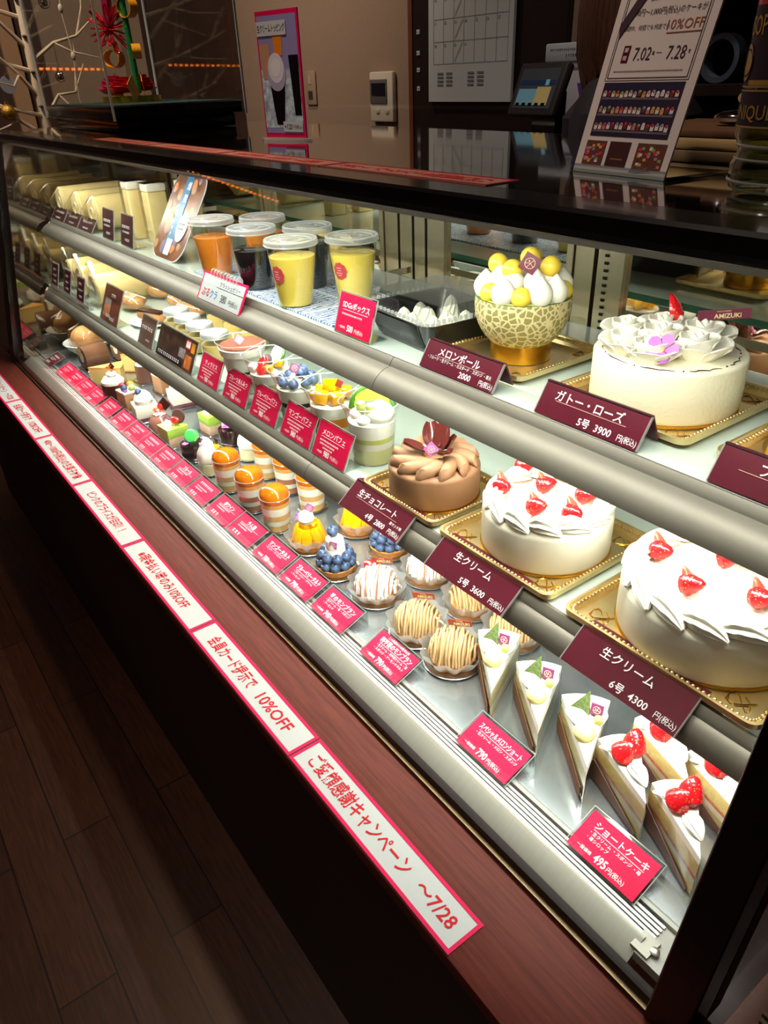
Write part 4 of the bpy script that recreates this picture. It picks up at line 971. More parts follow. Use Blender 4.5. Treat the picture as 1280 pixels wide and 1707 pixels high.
plaque_diamond('emblem_plaque', t, (.004, -.006, .098), .014, (R(-10), R(40), R(50)), mat('lilac plaque', (206, 160, 196), .4))
t = parfait(-1.112, .558, 'fruit and sweet bean dessert cup with strawberries', [('jelly_layer', .050, mat('pale syrup jelly', (226, 196, 140), .15, coat=.5)), ('cream_layer', .066, M_cream)])
rr = random.Random(5)
for c, kind in (((-.006, -.012, .080), 's'), ((-.018, .004, .078), 'b'), ((.006, -.022, .074), 's'), ((.016, .010, .080), 'm'), ((-.020, -.020, .072), 'w'), ((.018, -.012, .076), 'm'), ((0, .018, .078), 'c'), ((-.012, -.026, .072), 'w')):
    b = MB()
    if kind == 's': strawb(b, MR(R(40), 'Z') @ MR(R(-70), 'Y'), .024, .010, False); b.build('strawberry', t, (c[0], c[1], c[2] - .008))
    elif kind == 'b': b.ball((0, 0, 0), .013, mat('sweet bean paste', (70, 48, 56), .6, bump=.6, bs=300), 16, .8); b.build('bean_paste', t, c)
    elif kind == 'm': b.rbox((0, 0, 0), (.014, .012, .011), .002, M_mango, MR(.6, 'Z')); b.build('mango_cube', t, c)
    elif kind == 'w': b.rbox((0, 0, 0), (.014, .014, .012), .002, mat('white jelly cube', (238, 238, 230), .3), MR(.4, 'Z')); b.build('jelly_cube', t, c)
    else: b.lathe([(0, -.003), (.017, -.003), (.018, 0), (.017, .003), (0, .003)], mat('dragon fruit slice', (246, 244, 240), .4, var=.35, vs=420), (0, 0, 0), 20, MR(R(60), 'X')); b.lathe([(.0172, -.0032), (.0196, 0), (.0172, .0032)], M_rind, (0, 0, 0), 20, MR(R(60), 'X'), cap=False); b.build('fruit_slice', t, (c[0], c[1], c[2] + .012))
t = parfait(-1.018, .558, 'parfait cup heaped with blueberries', [('jelly_layer', .022, mat('violet jelly', (122, 92, 116), .2, coat=.4)), ('cream_layer', .036, M_cream), ('berry_layer', .044, mat('dark berry layer', (48, 40, 58), .3)), ('cream_layer', .066, M_cream)])
b = MB(); dollop(b, (0, 0, .066), .026, .022); b.build('cream_top', t)
for k in range(11):
    a = 2 * math.pi * k / 8; rad = .027 if k < 8 else .011; b = MB(); berry(b, (0, 0, 0), .0088, tilt=R(30) * math.sin(a)); b.build('blueberry', t, (rad * math.cos(a), rad * math.sin(a), .076 if k < 8 else .090))
plaque_diamond('emblem_plaque', t, (.012, -.010, .100), .015, (R(-10), R(30), R(50)), mat('lilac leaf', (150, 96, 146), .4))
t = parfait(-.920, .562, 'parfait cup heaped with mango chunks', [('jelly_layer', .022, M_mango), ('cream_layer', .032, M_cream), ('mango_layer', .048, M_orange), ('cream_layer', .066, M_cream)])
for k, (px, py, pz, s) in enumerate(((-.020, -.006, .078, 1), (.0, -.020, .078, 1.1), (.020, -.004, .078, 1), (.004, .016, .078, 1.1), (-.014, .016, .078, .9), (.0, .0, .092, 1.1), (.018, .016, .084, .8), (-.016, -.020, .076, .8))):
    MB().rbox((0, 0, 0), (.021 * s, .015 * s, .018 * s), .003, M_mango).build('mango_chunk', t, (px, py, pz), (R(18 * (k % 3 - 1)), R(12 * (k % 2)), R(40 * k)))
MB().box((0, 0, 0), (.010, .0015, .012), M_plaquer).build('orange_plaque', t, (.020, .002, .100), (0, R(25), R(40)))
t = parfait(-.826, .570, 'parfait cup with netted green melon wedge and cream', [('custard_layer', .026, mat('pale melon jelly', (232, 226, 160), .25, coat=.3)), ('cream_layer', .036, M_cream), ('melon_layer', .044, M_kiwi), ('cream_layer', .066, M_cream2)])
b = MB(); peak(b, (.012, .006, .064), .024, .034, M_cream2); b.build('cream_peak', t); b = MB(); peak(b, (-.018, -.014, .066), .012, .016, M_cream2); peak(b, (.010, -.022, .066), .011, .014, M_cream2); b.build('cream_rosette', t)
b = MB(); arc = []; k = 10   # crescent of melon with rind
V = []; F = []
for i in range(k + 1):
    a = R(200 - 180 * i / k) ; ro, ri = .030, .030 * (1 - .62 * math.sin(math.pi * i / k))
    V += [(ro * math.cos(a), -.004, ro * math.sin(a)), (ro * math.cos(a), .004, ro * math.sin(a)), (ri * math.cos(a), .001, ri * math.sin(a) * .95), (ri * math.cos(a), -.001, ri * math.sin(a) * .95)]
for i in range(k):
    for j in range(4): F.append((i * 4 + j, i * 4 + (j + 1) % 4, i * 4 + 4 + (j + 1) % 4, i * 4 + 4 + j))
F += [(3, 2, 1, 0), tuple(range(k * 4, k * 4 + 4))]; b.add(V, F, mat('melon wedge flesh', (186, 206, 66), .3, var=.15, vs=50))
b.tube([(.0312 * math.cos(R(200 - 180 * i / 14)), 0, .0312 * math.sin(R(200 - 180 * i / 14))) for i in range(15)], .0046, M_rind, 8); b.build('melon_wedge', t, (-.006, .006, .078), (R(-14), R(14), R(42)))
for c in ((-.010, -.012, .084), (.012, -.010, .086)): MB().rbox((0, 0, 0), (.012, .011, .018), .003, M_kiwi).build('melon_chunk', t, c, (.2, .1, .6))

# ================================================================ pudding jars
jar0 = None; JX = [(-1.637, .602), (-1.565, .598), (-1.492, .594), (-1.412, .591)]; JB = [(-1.60, .690), (-1.515, .690), (-1.43, .690)]
JL = ['pudding jar, farthest of the front row before the photo cards', 'pudding jar, second from the far end of the front row', 'pudding jar, third from the far end of the front row', 'pudding jar of the front row beside the tiramisu cup', 'pudding jar in the back row, farthest from the tiramisu', 'pudding jar in the back row, middle one', 'pudding jar in the back row behind the nearest jar']
for k, (x, y) in enumerate(JX + JB):
    if jar0 is None:
        t = jar0 = thing('pudding_jar', JL[0], 'jar', (x, y, Z2 + .0004), 0, 'lidded pudding jars')
        MB().lathe([(0, .0004), (.026, .0004), (.0295, .005), (.030, .042), (.027, .050), (.027, .056)], M_plast, n=32, cap=False).build('glass', t)
        MB().lathe([(0, .002), (.0255, .002), (.029, .006), (.0293, .036), (0, .0365)], M_custard, n=32).build('pudding', t)
        b = MB(); b.lathe([(.0285, .050), (.029, .0505), (.029, .058), (.0275, .060), (0, .0605)], M_lidm, n=36, cap=False); b.tube([(.029 * math.cos(a), .029 * math.sin(a), .0503) for a in [i * math.pi / 18 for i in range(36)]], .0009, M_lidm, 5, closed=True); b.build('lid', t)
    else: dup(jar0, (x, y, Z2 + .0004), 0, JL[k])

# ================================================================ wrapped rolls, boxes and pastries at the far end
def gusset(t, w, d, h, name='clear_bag', m=M_film, pk=.014):
    b = MB(); P = [(-w / 2, 0), (w / 2, 0), (w / 2, h * .8), (0, h + pk), (-w / 2, h * .8)]
    b.prism(P, -d / 2, d / 2, m, MR(R(90), 'X')); return b.build(name, t)
M_roll = mat('pale roll cake', (236, 214, 150), .7, var=.06, vs=60); M_rollend = mat('roll cake cream end', (246, 234, 198), .6)
def roll(x, y, z, r, L, label, grp, bag=False, nm='roll_cake'):
    t = thing(nm, label, 'roll cake', (x, y, z), 0, grp); Mx = MT(0, L / 2, r * .92) @ MR(R(90), 'X')
    MB().lathe([(0, 0), (r * .9, 0), (r, r * .1), (r, L - r * .1), (r * .9, L), (0, L)], M_roll, n=36, M=Mx, sy=.89).build('sponge_roll', t)
    b = MB(); b.tube([(r * (.12 + .1 * u) * math.cos(u * 1.05), -L / 2 - .0006, r * .92 + r * .90 * (.12 + .1 * u) * math.sin(u * 1.05)) for u in [i * .5 for i in range(15)]], .0022, M_rollend, 5); b.build('cream_spiral', t)
    if bag: gusset(t, r * 2.15, L * 1.04, r * 2.3)
    else: MB().lathe([(r * .3, -.02), (r * 1.03, .004), (r * 1.05, L * .5), (r * 1.03, L - .004), (r * .3, L + .025)], M_film, n=28, M=Mx, cap=False, lob=9, amp=.02, sy=.87).build('clear_wrap', t)
    return t
for k, (x, y) in enumerate(((-2.335, .675), (-2.185, .675), (-2.045, .675))): roll(x, y, Z1 + .0026, .046, .185, ['wrapped roll cake on the upper shelf nearest the left mirror', 'wrapped roll cake on the upper shelf, middle of three', 'wrapped roll cake on the upper shelf beside the boxed cakes'][k], 'wrapped roll cakes on the upper shelf')
for k, (x, y) in enumerate(((-2.300, .620), (-2.175, .615), (-2.045, .610))): roll(x, y, Z2 + .0024, .042, .14, ['bagged cream roll on the lower shelf nearest the left mirror', 'bagged cream roll on the lower shelf, middle of three', 'bagged cream roll on the lower shelf behind the tall photo card'][k], 'bagged cream rolls on the lower shelf', True, 'cream_roll')
for k, (x, y) in enumerate(((-1.875, .640), (-1.790, .655), (-1.795, .740))):
    t = thing('boxed_cake', ['tall wrapped cake block with white top beside the rolls', 'tall wrapped cake block behind the upright brown cards', 'tall wrapped cake block farthest back on the upper shelf'][k], 'cake', (x, y, Z1 + .0004), 0, 'tall wrapped cake blocks')
    MB().rbox((0, 0, .055), (.042, .045, .11), .004, M_roll).build('sponge_block', t); MB().rbox((0, 0, .118), (.044, .047, .016), .004, M_cream).build('cream_top', t); MB().box((0, 0, .0645), (.050, .053, .128), M_film).build('clear_wrap', t)
first = None
for k, (x, y, a) in enumerate(((-2.10, .715, .2), (-1.99, .700, .5), (-1.87, .700, -.3), (-1.76, .690, .4), (-1.93, .600, .1))):
    lb = ['wrapped brown pastry behind the bagged rolls', 'wrapped brown pastry on the lower shelf behind the second bagged roll', 'wrapped brown pastry behind the white plate', 'wrapped brown pastry beside the back jars', 'wrapped brown pastry right behind the tall photo card'][k]
    if first is None:
        t = first = thing('wrapped_pastry', lb, 'pastry', (x, y, Z2 + .0004), a, 'wrapped pastries on the lower shelf')
        MB().ball((0, 0, .022), .030, M_bread, 20, .62, sx=1.5, sy=.95).build('pastry', t); b = MB()
        for s in range(5): b.tube([(-.030 + s * .014, -.022, .030), (-.028 + s * .014, 0, .0415), (-.024 + s * .014, .022, .030)], .002, M_cream, 5)
        b.build('sugar_glaze', t); MB().ball((0, 0, .0225), .033, M_film, 16, .66, sx=1.5, sy=1.0).build('clear_wrap', t)
    else: dup(first, (x, y, Z2 + .0004), a, lb)
t = thing('white_plate', 'white oval plate on the lower shelf beside the jars', 'plate', (-1.775, .590, Z2 + .0004)); MB().lathe([(0, 0), (.040, 0), (.062, .006), (.064, .007), (.061, .008), (.040, .003), (0, .003)], mat('white porcelain', (240, 240, 236), .2, coat=.4), n=48, sy=.8).build('dish', t)
t = thing('eclair', 'dark glazed wrapped eclair lying on the white plate', 'pastry', (-1.775, .590, Z2 + .0084), .35)
MB().rbox((0, 0, .010), (.085, .026, .020), .008, M_bread).build('choux', t); MB().rbox((0, 0, .021), (.080, .022, .006), .002, M_choc).build('chocolate_glaze', t)

# ================================================================ pastries on the lowest deck
ZP = ZD + .0006
def foil_base(t, w, d, h=.003, nm='foil_tray'):
    b = MB(); b.prism(oval(w, d, .005, 3), 0, .001, M_foil)
    P = oval(w - .003, d - .003, .004, 3)
    b.tube([(x, y, h) for x, y in P], .0014, M_foil, 5, closed=True); return b.build(nm, t)
def foil_disc(t, r, nm='foil_plate'):
    return MB().lathe([(0, 0), (r - .006, 0), (r, .0035), (r + .0012, .003), (r, .0022), (r - .006, .0012), (0, .0012)], M_foil, n=44).build(nm, t)
M_papercup = mat('pleated wax paper', (232, 218, 188), .5)
def pleated(t, rb, rt, h, m, nm='paper_cup', lobes=22, z=.0015):
    b = MB(); b.lathe([(rb, z), (rt, z + h)], m, n=88, lob=lobes, amp=.06, cap=False); b.lathe([(rt - .0006, z + h), (rb - .0006, z)], m, n=88, lob=lobes, amp=.06, cap=False); return b.build(nm, t)
M_dgrey = mat('silver grey tray', (120, 124, 130), .3, .8)
# shallow trays the rows stand on are plain deck; each pastry has its own foil
t = thing('bread_bowl', 'white bowl at the far left end of the lowest deck', 'bowl', (-2.305, .555, ZP)); MB().lathe([(0, 0), (.032, 0), (.060, .026), (.070, .040), (.068, .041), (.057, .028), (.030, .004), (0, .004)], mat('white porcelain', (240, 240, 236), .2, coat=.4), n=48).build('dish', t)
t = thing('wrapped_bread', 'round brown bread in crinkled clear wrap inside the white bowl', 'bread', (-2.305, .555, ZP + .0125)); MB().ball((0, 0, .037), .045, M_bread, 24, .78, sx=1.05).build('loaf', t)
b = MB(); b.lathe([(.014, .002), (.044, .025), (.051, .042), (.044, .066), (.018, .078), (.006, .086), (.026, .104)], M_film, n=40, lob=11, amp=.05, tw=.4, cap=False); b.build('clear_wrap', t)
for k, (x, y) in enumerate(((-2.165, .530), (-2.175, .630))):
    t = thing('chocolate_roll_slice', ['chocolate roll piece in clear film, front one beside the bread bowl', 'chocolate roll piece in clear film behind the front one'][k], 'cake', (x, y, ZP), R(6), 'chocolate roll pieces'); foil_base(t, .07, .085)
    MB().lathe([(0, 0), (.032, 0), (.033, .002), (.033, .068), (.032, .07), (0, .07)], M_spongeb, n=30, M=MT(0, .035, .0345) @ MR(R(90), 'X')).build('sponge_roll', t); MB().lathe([(0, 0), (.014, 0), (.014, .0705), (0, .0705)], M_cream, n=18, M=MT(0, .0352, .036) @ MR(R(90), 'X')).build('cream_core', t)
    MB().lathe([(.0345, 0), (.0345, .072)], M_film, n=30, M=MT(0, .036, .0345) @ MR(R(90), 'X'), cap=False).build('cake_film', t); MB().box((-.01, -.0362, .05), (.03, .0008, .022), mat('pale sticker', (226, 216, 150), .5)).build('film_sticker', t)
# wedge cake: tip at local -y, back towards +y
def wpoly(L, W, s=1., n=6):
    P = [(0, 0)]
    for i in range(n + 1): a = -1 + 2 * i / n; P.append((W / 2 * a * s * -1, -L * s * (1 - .0) - 0 + (-.06 * L * (1 - a * a)) * s))
    return [(x, -y) for x, y in P][::-1]
def layered_wedge(t, L, W, seq, s0=1.):
    z = .0016
    for nm, z1, m, s in seq:
        P = [(x * s, (y - L * .45) * s + L * .45) for x, y in wpoly(L, W)]; MB().prism(P, z, z1, m).build(nm, t); z = z1
    return z
for k, (x, y, a) in enumerate(((-2.010, .470, -25), (-2.060, .575, -25))):
    t = thing('cheesecake_slice', ['yellow cheesecake wedge in the front row beside the chocolate roll', 'yellow cheesecake wedge behind the front one'][k], 'cake', (x, y, ZP), R(a), 'yellow cheesecake wedges'); layered_wedge(t, .085, .060, [('biscuit_base', .006, M_crust, 1), ('cheese_filling', .048, M_custard, 1), ('baked_top', .053, M_orange if False else mat('baked top', (232, 176, 92), .45, var=.15, vs=60), 1.01)])
for k, (x, y, a) in enumerate(((-1.875, .490, 0), (-1.945, .605, 0))):
    t = thing('white_mousse', ['white mousse cake with dark glazed side and berry curls, front row', 'white mousse cake with chocolate wrap behind the front one'][k], 'cake', (x, y, ZP), R(a), 'white mousse cakes'); foil_base(t, .07, .07)
    MB().lathe([(0, .0015), (.030, .0015), (.030, .040), (.027, .046), (0, .047)], M_choc if k == 0 else M_cream, n=36).build('mousse_body', t); b = MB(); b.lathe([(.028, .030), (.0285, .050), (.020, .060), (0, .063)], M_cream2, n=36); b.build('cream_top', t)
    if k: MB().lathe([(.0312, .002), (.0312, .050)], mat('brown film wrap', (104, 70, 58), .2, coat=.5), n=36, a0=R(-120), a1=R(120), cap=False).lathe([(.0306, .050), (.0306, .002)], mat('brown film wrap', (104, 70, 58), .2), n=36, a0=R(-120), a1=R(120), cap=False).build('chocolate_wrap', t)
    b = MB(); peak(b, (0, 0, .061), .014, .016, M_cream2); b.build('cream_peak', t)
    b = MB()
    for q in range(6): b.tube([(.006 * math.cos(q) + .003 * math.cos(u), .006 * math.sin(q * 1.4) + .003 * math.sin(u), .076 + .002 * q + .0004 * u) for u in range(7)], .0013, M_strawin, 5)
    b.build('berry_curls', t); MB().rbox((0, 0, 0), (.014, .0016, .014), .0005, M_choc).build('chocolate_plaque', t, (.005, .004, .088), (0, R(45), R(30)))
for k, (x, y) in enumerate(((-2.035, .680), (-1.965, .700))):
    t = thing('fruit_tartlet', ['fruit tartlet with red berry behind the cheesecakes', 'fruit tartlet with orange pieces behind the white mousse'][k], 'tart', (x, y, ZP), 0, 'fruit tartlets'); MB().lathe([(0, 0), (.026, 0), (.034, .018), (.032, .018), (0, .015)], M_crust, n=30).build('crust', t)
    for q in range(5): b = MB(); (strawb(b, MR(R(-60), 'Y'), .026, .012, False) if (q + k) % 2 == 0 else b.rbox((0, 0, .008), (.018, .016, .018), .003, M_orange)); b.build('fruit_piece', t, (.016 * math.cos(q * 1.26), .016 * math.sin(q * 1.26), .016))
def topping_fruit(t, z, par=.0):
    for nm, m, c, r in (('raspberry', M_rasp, (-.012, -.008, z + .008), .0085), ('blueberry', M_blue, (.006, -.012, z + .008), .0085), ('orange_slice', M_orange, (0, .008, z + .010), .009), ('grape_half', M_kiwi, (.014, .004, z + .007), .009)):
        b = MB(); (berry(b, (0, 0, 0), r) if nm == 'blueberry' else b.ball((0, 0, 0), r, m, 14, .9)); b.build(nm, t, c)
for k, (x, y) in enumerate(((-1.780, .497), (-1.835, .610))):
    t = thing('fruit_square', ['small brown sided square cake topped with berries, front row', 'small brown sided square cake topped with berries, back row'][k], 'cake', (x, y, ZP), R(8), 'berry topped squares'); foil_base(t, .056, .056); MB().rbox((0, 0, .024), (.046, .046, .044), .002, mat('coffee mousse', (182, 134, 96), .6, var=.05, vs=50)).build('mousse_body', t); MB().rbox((0, 0, .049), (.047, .047, .006), .002, M_cream2).build('cream_top', t); topping_fruit(t, .052); petal_flower(t, (.016, -.014, .055), .006)
for k, (x, y) in enumerate(((-1.690, .502), (-1.715, .603))):
    t = thing('cream_square', ['white cream square with one blueberry on a dollop, front row', 'white cream square with one blueberry on a dollop, back row'][k], 'cake', (x, y, ZP), R(-8), 'blueberry cream squares'); foil_base(t, .066, .066); MB().rbox((0, 0, .007), (.055, .055, .010), .001, mat('berry jelly base', (112, 62, 78), .3)).build('berry_base', t); MB().rbox((0, 0, .027), (.055, .055, .030), .002, M_icing).build('mousse_body', t)
    b = MB(); b.lathe([(0, 0), (.020, 0), (.023, .010), (.018, .022), (.010, .030), (0, .032)], M_cream2, n=30); b.build('cream_dollop', t, (0, 0, .042)); b = MB(); berry(b, (0, 0, 0), .0085, tilt=R(20)); b.build('blueberry', t, (.002, -.008, .072)); MB().tube([(-.018, -.016, .048), (-.020, -.012, .062)], .0035, M_choc, 8).build('chocolate_stick', t)
t = thing('cocoa_dome', 'glossy cocoa dome with strawberry, cream curls and chocolate plaque', 'cake', (-1.602, .505, ZP)); foil_disc(t, .034); MB().lathe([(0, .0015), (.029, .0015), (.0295, .010), (.026, .026), (.018, .037), (.008, .042), (0, .043)], M_pinkchoc, n=40).build('glazed_dome', t)
b = MB(); dollop(b, (0, 0, .041), .014, .010); b.build('cream_rosette', t)
b = MB()
for q in range(7): b.tube([(.009 * math.cos(q * .9) + .0028 * math.cos(u), .009 * math.sin(q * .9) + .0028 * math.sin(u), .049 + .0006 * u) for u in range(7)], .0012, M_strawin, 5)
b.build('berry_curls', t); b = MB(); strawb(b, MR(R(120), 'Z') @ MR(R(-60), 'Y'), .024, .009, False); b.build('strawberry', t, (.004, .004, .052)); MB().box((0, 0, 0), (.024, .0018, .024), M_choc).build('chocolate_plaque', t, (.014, .012, .066), (0, R(45), R(35)))
for k, (x, y) in enumerate(((-1.507, .499), (-1.512, .598))):
    t = thing('pistachio_square', ['green pistachio square with cookie and strawberry, front row', 'green pistachio square with strawberry, back row'][k], 'cake', (x, y, ZP), R(4), 'pistachio squares'); foil_base(t, .062, .062); MB().rbox((0, 0, .014), (.050, .050, .024), .002, mat('nutty mousse', (196, 164, 138), .7, var=.08, vs=80)).build('mousse_body', t); MB().rbox((0, 0, .035), (.0505, .0505, .020), .002, M_pist).build('pistachio_layer', t); MB().rbox((0, 0, .0455), (.0508, .0508, .003), .0012, mat('pistachio glaze', (186, 214, 96), .2, coat=.5)).build('glaze', t)
    b = MB(); dollop(b, (0, 0, 0), .012, .012, lob=0, amp=0); b.build('cream_dollop', t, (-.006, -.008, .047)); b = MB(); strawb(b, MR(R(20), 'Z') @ MR(R(-20), 'Y'), .022, .009, False); b.build('strawberry', t, (.002, .002, .056))
    plaque_diamond('emblem_plaque', t, (-.018, -.004, .056), .012, (0, R(40), R(40)), mat('lilac leaf', (150, 96, 146), .4))
    if k == 0: MB().lathe([(0, -.003), (.015, -.003), (.0165, 0), (.015, .003), (0, .003)], mat('speckled chocolate biscuit', (74, 46, 36), .8, var=.4, vs=300, bump=.4, bs=400), n=28, M=MR(R(75), 'X')).build('cookie', t, (.0, .018, .062), (0, 0, R(30)))
for k, (x, y) in enumerate(((-1.412, .502), (-1.430, .600))):
    t = thing('chocolate_cup_cake', ['dark chocolate cup with green macaron, front row', 'dark chocolate cup with purple petals, back row'][k], 'cake', (x, y, ZP), 0, 'dark chocolate cups'); foil_disc(t, .031); MB().lathe([(0, .0015), (.024, .0015), (.0265, .034), (.0255, .036), (.024, .033), (0, .032)], mat('shiny dark chocolate', (44, 22, 24), .12, coat=.8), n=40).build('chocolate_cup', t)
    if k == 0:
        b = MB(); b.lathe([(0, -.006), (.013, -.006), (.0155, -.003), (.0155, -.0015), (.0145, -.0012), (.0145, .0012), (.0155, .0015), (.0155, .004), (.012, .008), (0, .009)], M_green, n=30, M=MR(R(62), 'X')); b.build('macaron', t, (0, .002, .050), (0, 0, R(35))); MB().box((0, 0, 0), (.024, .016, .0016), mat('olive chocolate shard', (150, 158, 70), .4)).build('chocolate_shard', t, (.014, .004, .046), (R(30), R(-35), 0))
    petal_flower(t, (.004 if k == 0 else 0, -.016 if k == 0 else -.004, .038), .007 if k == 0 else .011, n=6)
    b = MB(); b.lathe([(.006, 0), (.004, .014), (0, .020)], mat('pink meringue', (226, 170, 190), .6), n=14); b.build('meringue_drop', t, (-.014, -.006, .034))
for k, (x, y) in enumerate(((-1.328, .502), (-1.335, .598))):
    t = thing('white_cream_pastry', ['tall white cream pastry with purple petals, front row', 'white cream pastry with orange slice, back row'][k], 'pastry', (x, y, ZP), 0, 'white cream pastries'); foil_disc(t, .028); MB().lathe([(0, .0015), (.0215, .0015), (.0225, .024), (0, .025)], mat('pale custard base', (236, 228, 182), .5), n=36).build('custard_base', t)
    b = MB(); b.lathe([(.0215, 0), (.0235, .008), (.021, .022), (.013, .038), (.005, .050), (0, .053)], M_cream2, n=40, lob=6, amp=.04, tw=.6); b.build('cream_peak', t, (0, 0, .0255)); petal_flower(t, (.0, -.010, .066), .006); petal_flower(t, (-.004, -.004, .076), .005)
    MB().lathe([(0, -.002), (.011, -.002), (.011, .002), (0, .002)], M_mango, n=20, M=MR(R(70), 'X'), a0=0, a1=math.pi).build('orange_slice', t, (.012, .012, .052), (0, 0, .5)); MB().rbox((0, 0, 0), (.010, .0016, .016), .0005, M_choc).build('chocolate_plaque', t, (.010, .016, .066), (0, .3, .6))
# caramel topped cups
CL = ['caramel topped layered cup of the front row beside the white cream pastry', 'caramel topped layered cup, middle of the front row', 'caramel topped layered cup of the front row beside the mango tart', 'caramel topped layered cup, farthest of the back row', 'caramel topped layered cup, middle of the back row', 'caramel topped layered cup of the back row behind the mango tart']
for k, (x, y) in enumerate(((-1.236, .501), (-1.134, .499), (-1.042, .501), (-1.236, .588), (-1.150, .588), (-1.063, .588))):
    t = thing('caramel_cup', CL[k], 'dessert cup', (x, y, ZP), 0, 'caramel topped layered cups'); foil_disc(t, .028, 'foil_coaster'); rb_, rt_, hh = .0235, .0275, .066
    MB().lathe([(0, .0016), (rb_, .0016), (rt_, hh + .001), (rt_ + .001, hh)], M_plast, n=40, cap=False).build('cup', t)
    b = MB(); b.tube([(rt_ * math.cos(a), rt_ * math.sin(a), hh + .001) for a in [i * math.pi / 20 for i in range(40)]], .0007, M_plastedge, 5, closed=True); b.build('cup_rim', t)
    z = .0024; wine = k in (1, 4)
    def rr_(zz): return rb_ + (rt_ - rb_) * zz / hh - .0008
    for nm, z1, m in (('cake_layer', .015, mat('wine sponge', (176, 112, 84), .7, var=.1, vs=90) if wine else mat('light sponge', (224, 178, 112), .7, var=.1, vs=90)), ('cream_layer', .024, M_cream), ('cake_layer', .035, mat('wine sponge', (176, 112, 84), .7) if wine else mat('light sponge', (224, 178, 112), .7)), ('cream_layer', .050, M_cream2), ('custard_layer', .058, mat('caramel custard', (226, 172, 96), .5))):
        MB().lathe([(0, z), (rr_(z), z), (rr_(z1), z1), (0, z1)], m, n=36).build(nm, t); z = z1 + .0001
    b = MB(); b.lathe([(rt_ - .0012, 0), (rt_ - .0006, .009), (rt_ * .93, .017), (rt_ * .72, .024), (rt_ * .4, .0275), (0, .0285)], M_caramel, n=40); b.build('caramel_dome', t, (0, 0, .0582))
# tarts
def tart_base(t, r=.036):
    foil_disc(t, r + .004); MB().lathe([(0, .0016), (r - .007, .0016), (r, .016), (r - .002, .0165), (r - .004, .012), (0, .012)], M_crust, n=44, lob=30, amp=.012).build('crust', t)
for k, (x, y) in enumerate(((-.955, .516), (-.945, .612))):
    t = thing('mango_tart', ['mango tart topped with white cream ball, front row', 'mango tart in the back row behind the blueberry tart'][k], 'tart', (x, y, ZP), 0, 'mango tarts'); foil_disc(t, .040); MB().lathe([(0, .0016), (.030, .0016), (.033, .012), (0, .013)], M_crust, n=40).build('crust', t); rr = random.Random(k + 2)
    for q in range(9):
        a = 2 * math.pi * q / 9; MB().rbox((0, 0, 0), (.019, .012, .030), .004, M_mango).build('mango_slice', t, (.021 * math.cos(a), .021 * math.sin(a), .027), (R(-22), 0, a + R(90) + rr.uniform(-.3, .3)))
    for q in range(4): a = 2 * math.pi * q / 4 + .4; MB().rbox((0, 0, 0), (.016, .014, .018), .004, M_mango).build('mango_slice', t, (.009 * math.cos(a), .009 * math.sin(a), .042), (.2, .2, a))
    b = MB(); b.lathe([(.028, .002), (.036, .016), (.041, .027)], M_wax, n=72, lob=9, amp=.09, cap=False, a0=R(150), a1=R(420)); b.build('paper_cup', t)
    b = MB(); b.lathe([(0, 0), (.010, .002), (.0145, .010), (.012, .019), (.005, .024), (0, .025)], M_cream2, n=28); b.build('cream_ball', t, (.002, -.004, .046)); petal_flower(t, (-.006, -.016, .060), .006, rot=(R(70), 0, R(-20)))
    plaque_diamond('emblem_plaque', t, (.006, .002, .076), .014, (0, R(30), R(45)), mat('violet plaque', (176, 96, 160), .3))
for k, (x, y) in enumerate(((-.861, .510), (-.852, .612))):
    t = thing('blueberry_tart', ['blueberry tart with cream tower and one berry on top, front row', 'blueberry tart in the back row beneath the maroon 2800 card'][k], 'tart', (x, y, ZP), 0, 'blueberry tarts'); tart_base(t, .034)
    b = MB(); b.lathe([(0, .012), (.020, .012), (.016, .045), (0, .046)], M_cream, n=26); b.build('cream_core', t)
    for ring, (n_, rad, z) in enumerate(((10, .026, .021), (8, .0215, .034))):
        for q in range(n_): a = 2 * math.pi * q / n_ + ring * .35; b = MB(); berry(b, (0, 0, 0), .0088, tilt=R(40) * math.sin(q)); b.build('blueberry', t, (rad * math.cos(a), rad * math.sin(a), z))
    b = MB(); b.lathe([(.014, 0), (.016, .008), (.0145, .020), (.010, .024), (0, .025)], M_cream2, n=30); b.build('cream_tower', t, (0, 0, .042))
    b = MB(); berry(b, (0, 0, 0), .0095, tilt=R(25)); b.build('blueberry', t, (-.001, -.002, .076)); plaque_diamond('emblem_plaque', t, (.011, -.010, .058), .013, (0, R(8), R(35)), mat('violet plaque', (176, 96, 160), .3))
def strands(b, r, h, n, m, thick, seed, yaw=0., span=R(150), z0=.016):
    rr = random.Random(seed); M = MR(yaw, 'Z')
    for q in range(n):
        x = -r * .92 + 2 * r * .92 * q / (n - 1); hw = math.sqrt(max(.05, 1 - (x / r) ** 2)); P = []; wob = rr.uniform(-.05, .09)
        for i in range(9):
            u = -1 + 2 * i / 8; a = u * math.pi / 2; P.append((x + rr.uniform(-.0013, .0013), r * hw * math.sin(a) * (.98 + wob), z0 + h * hw * math.cos(a) * (1 + wob) + rr.uniform(-.0012, .0012)))
        b.tube(P, thick, m, 6, M)
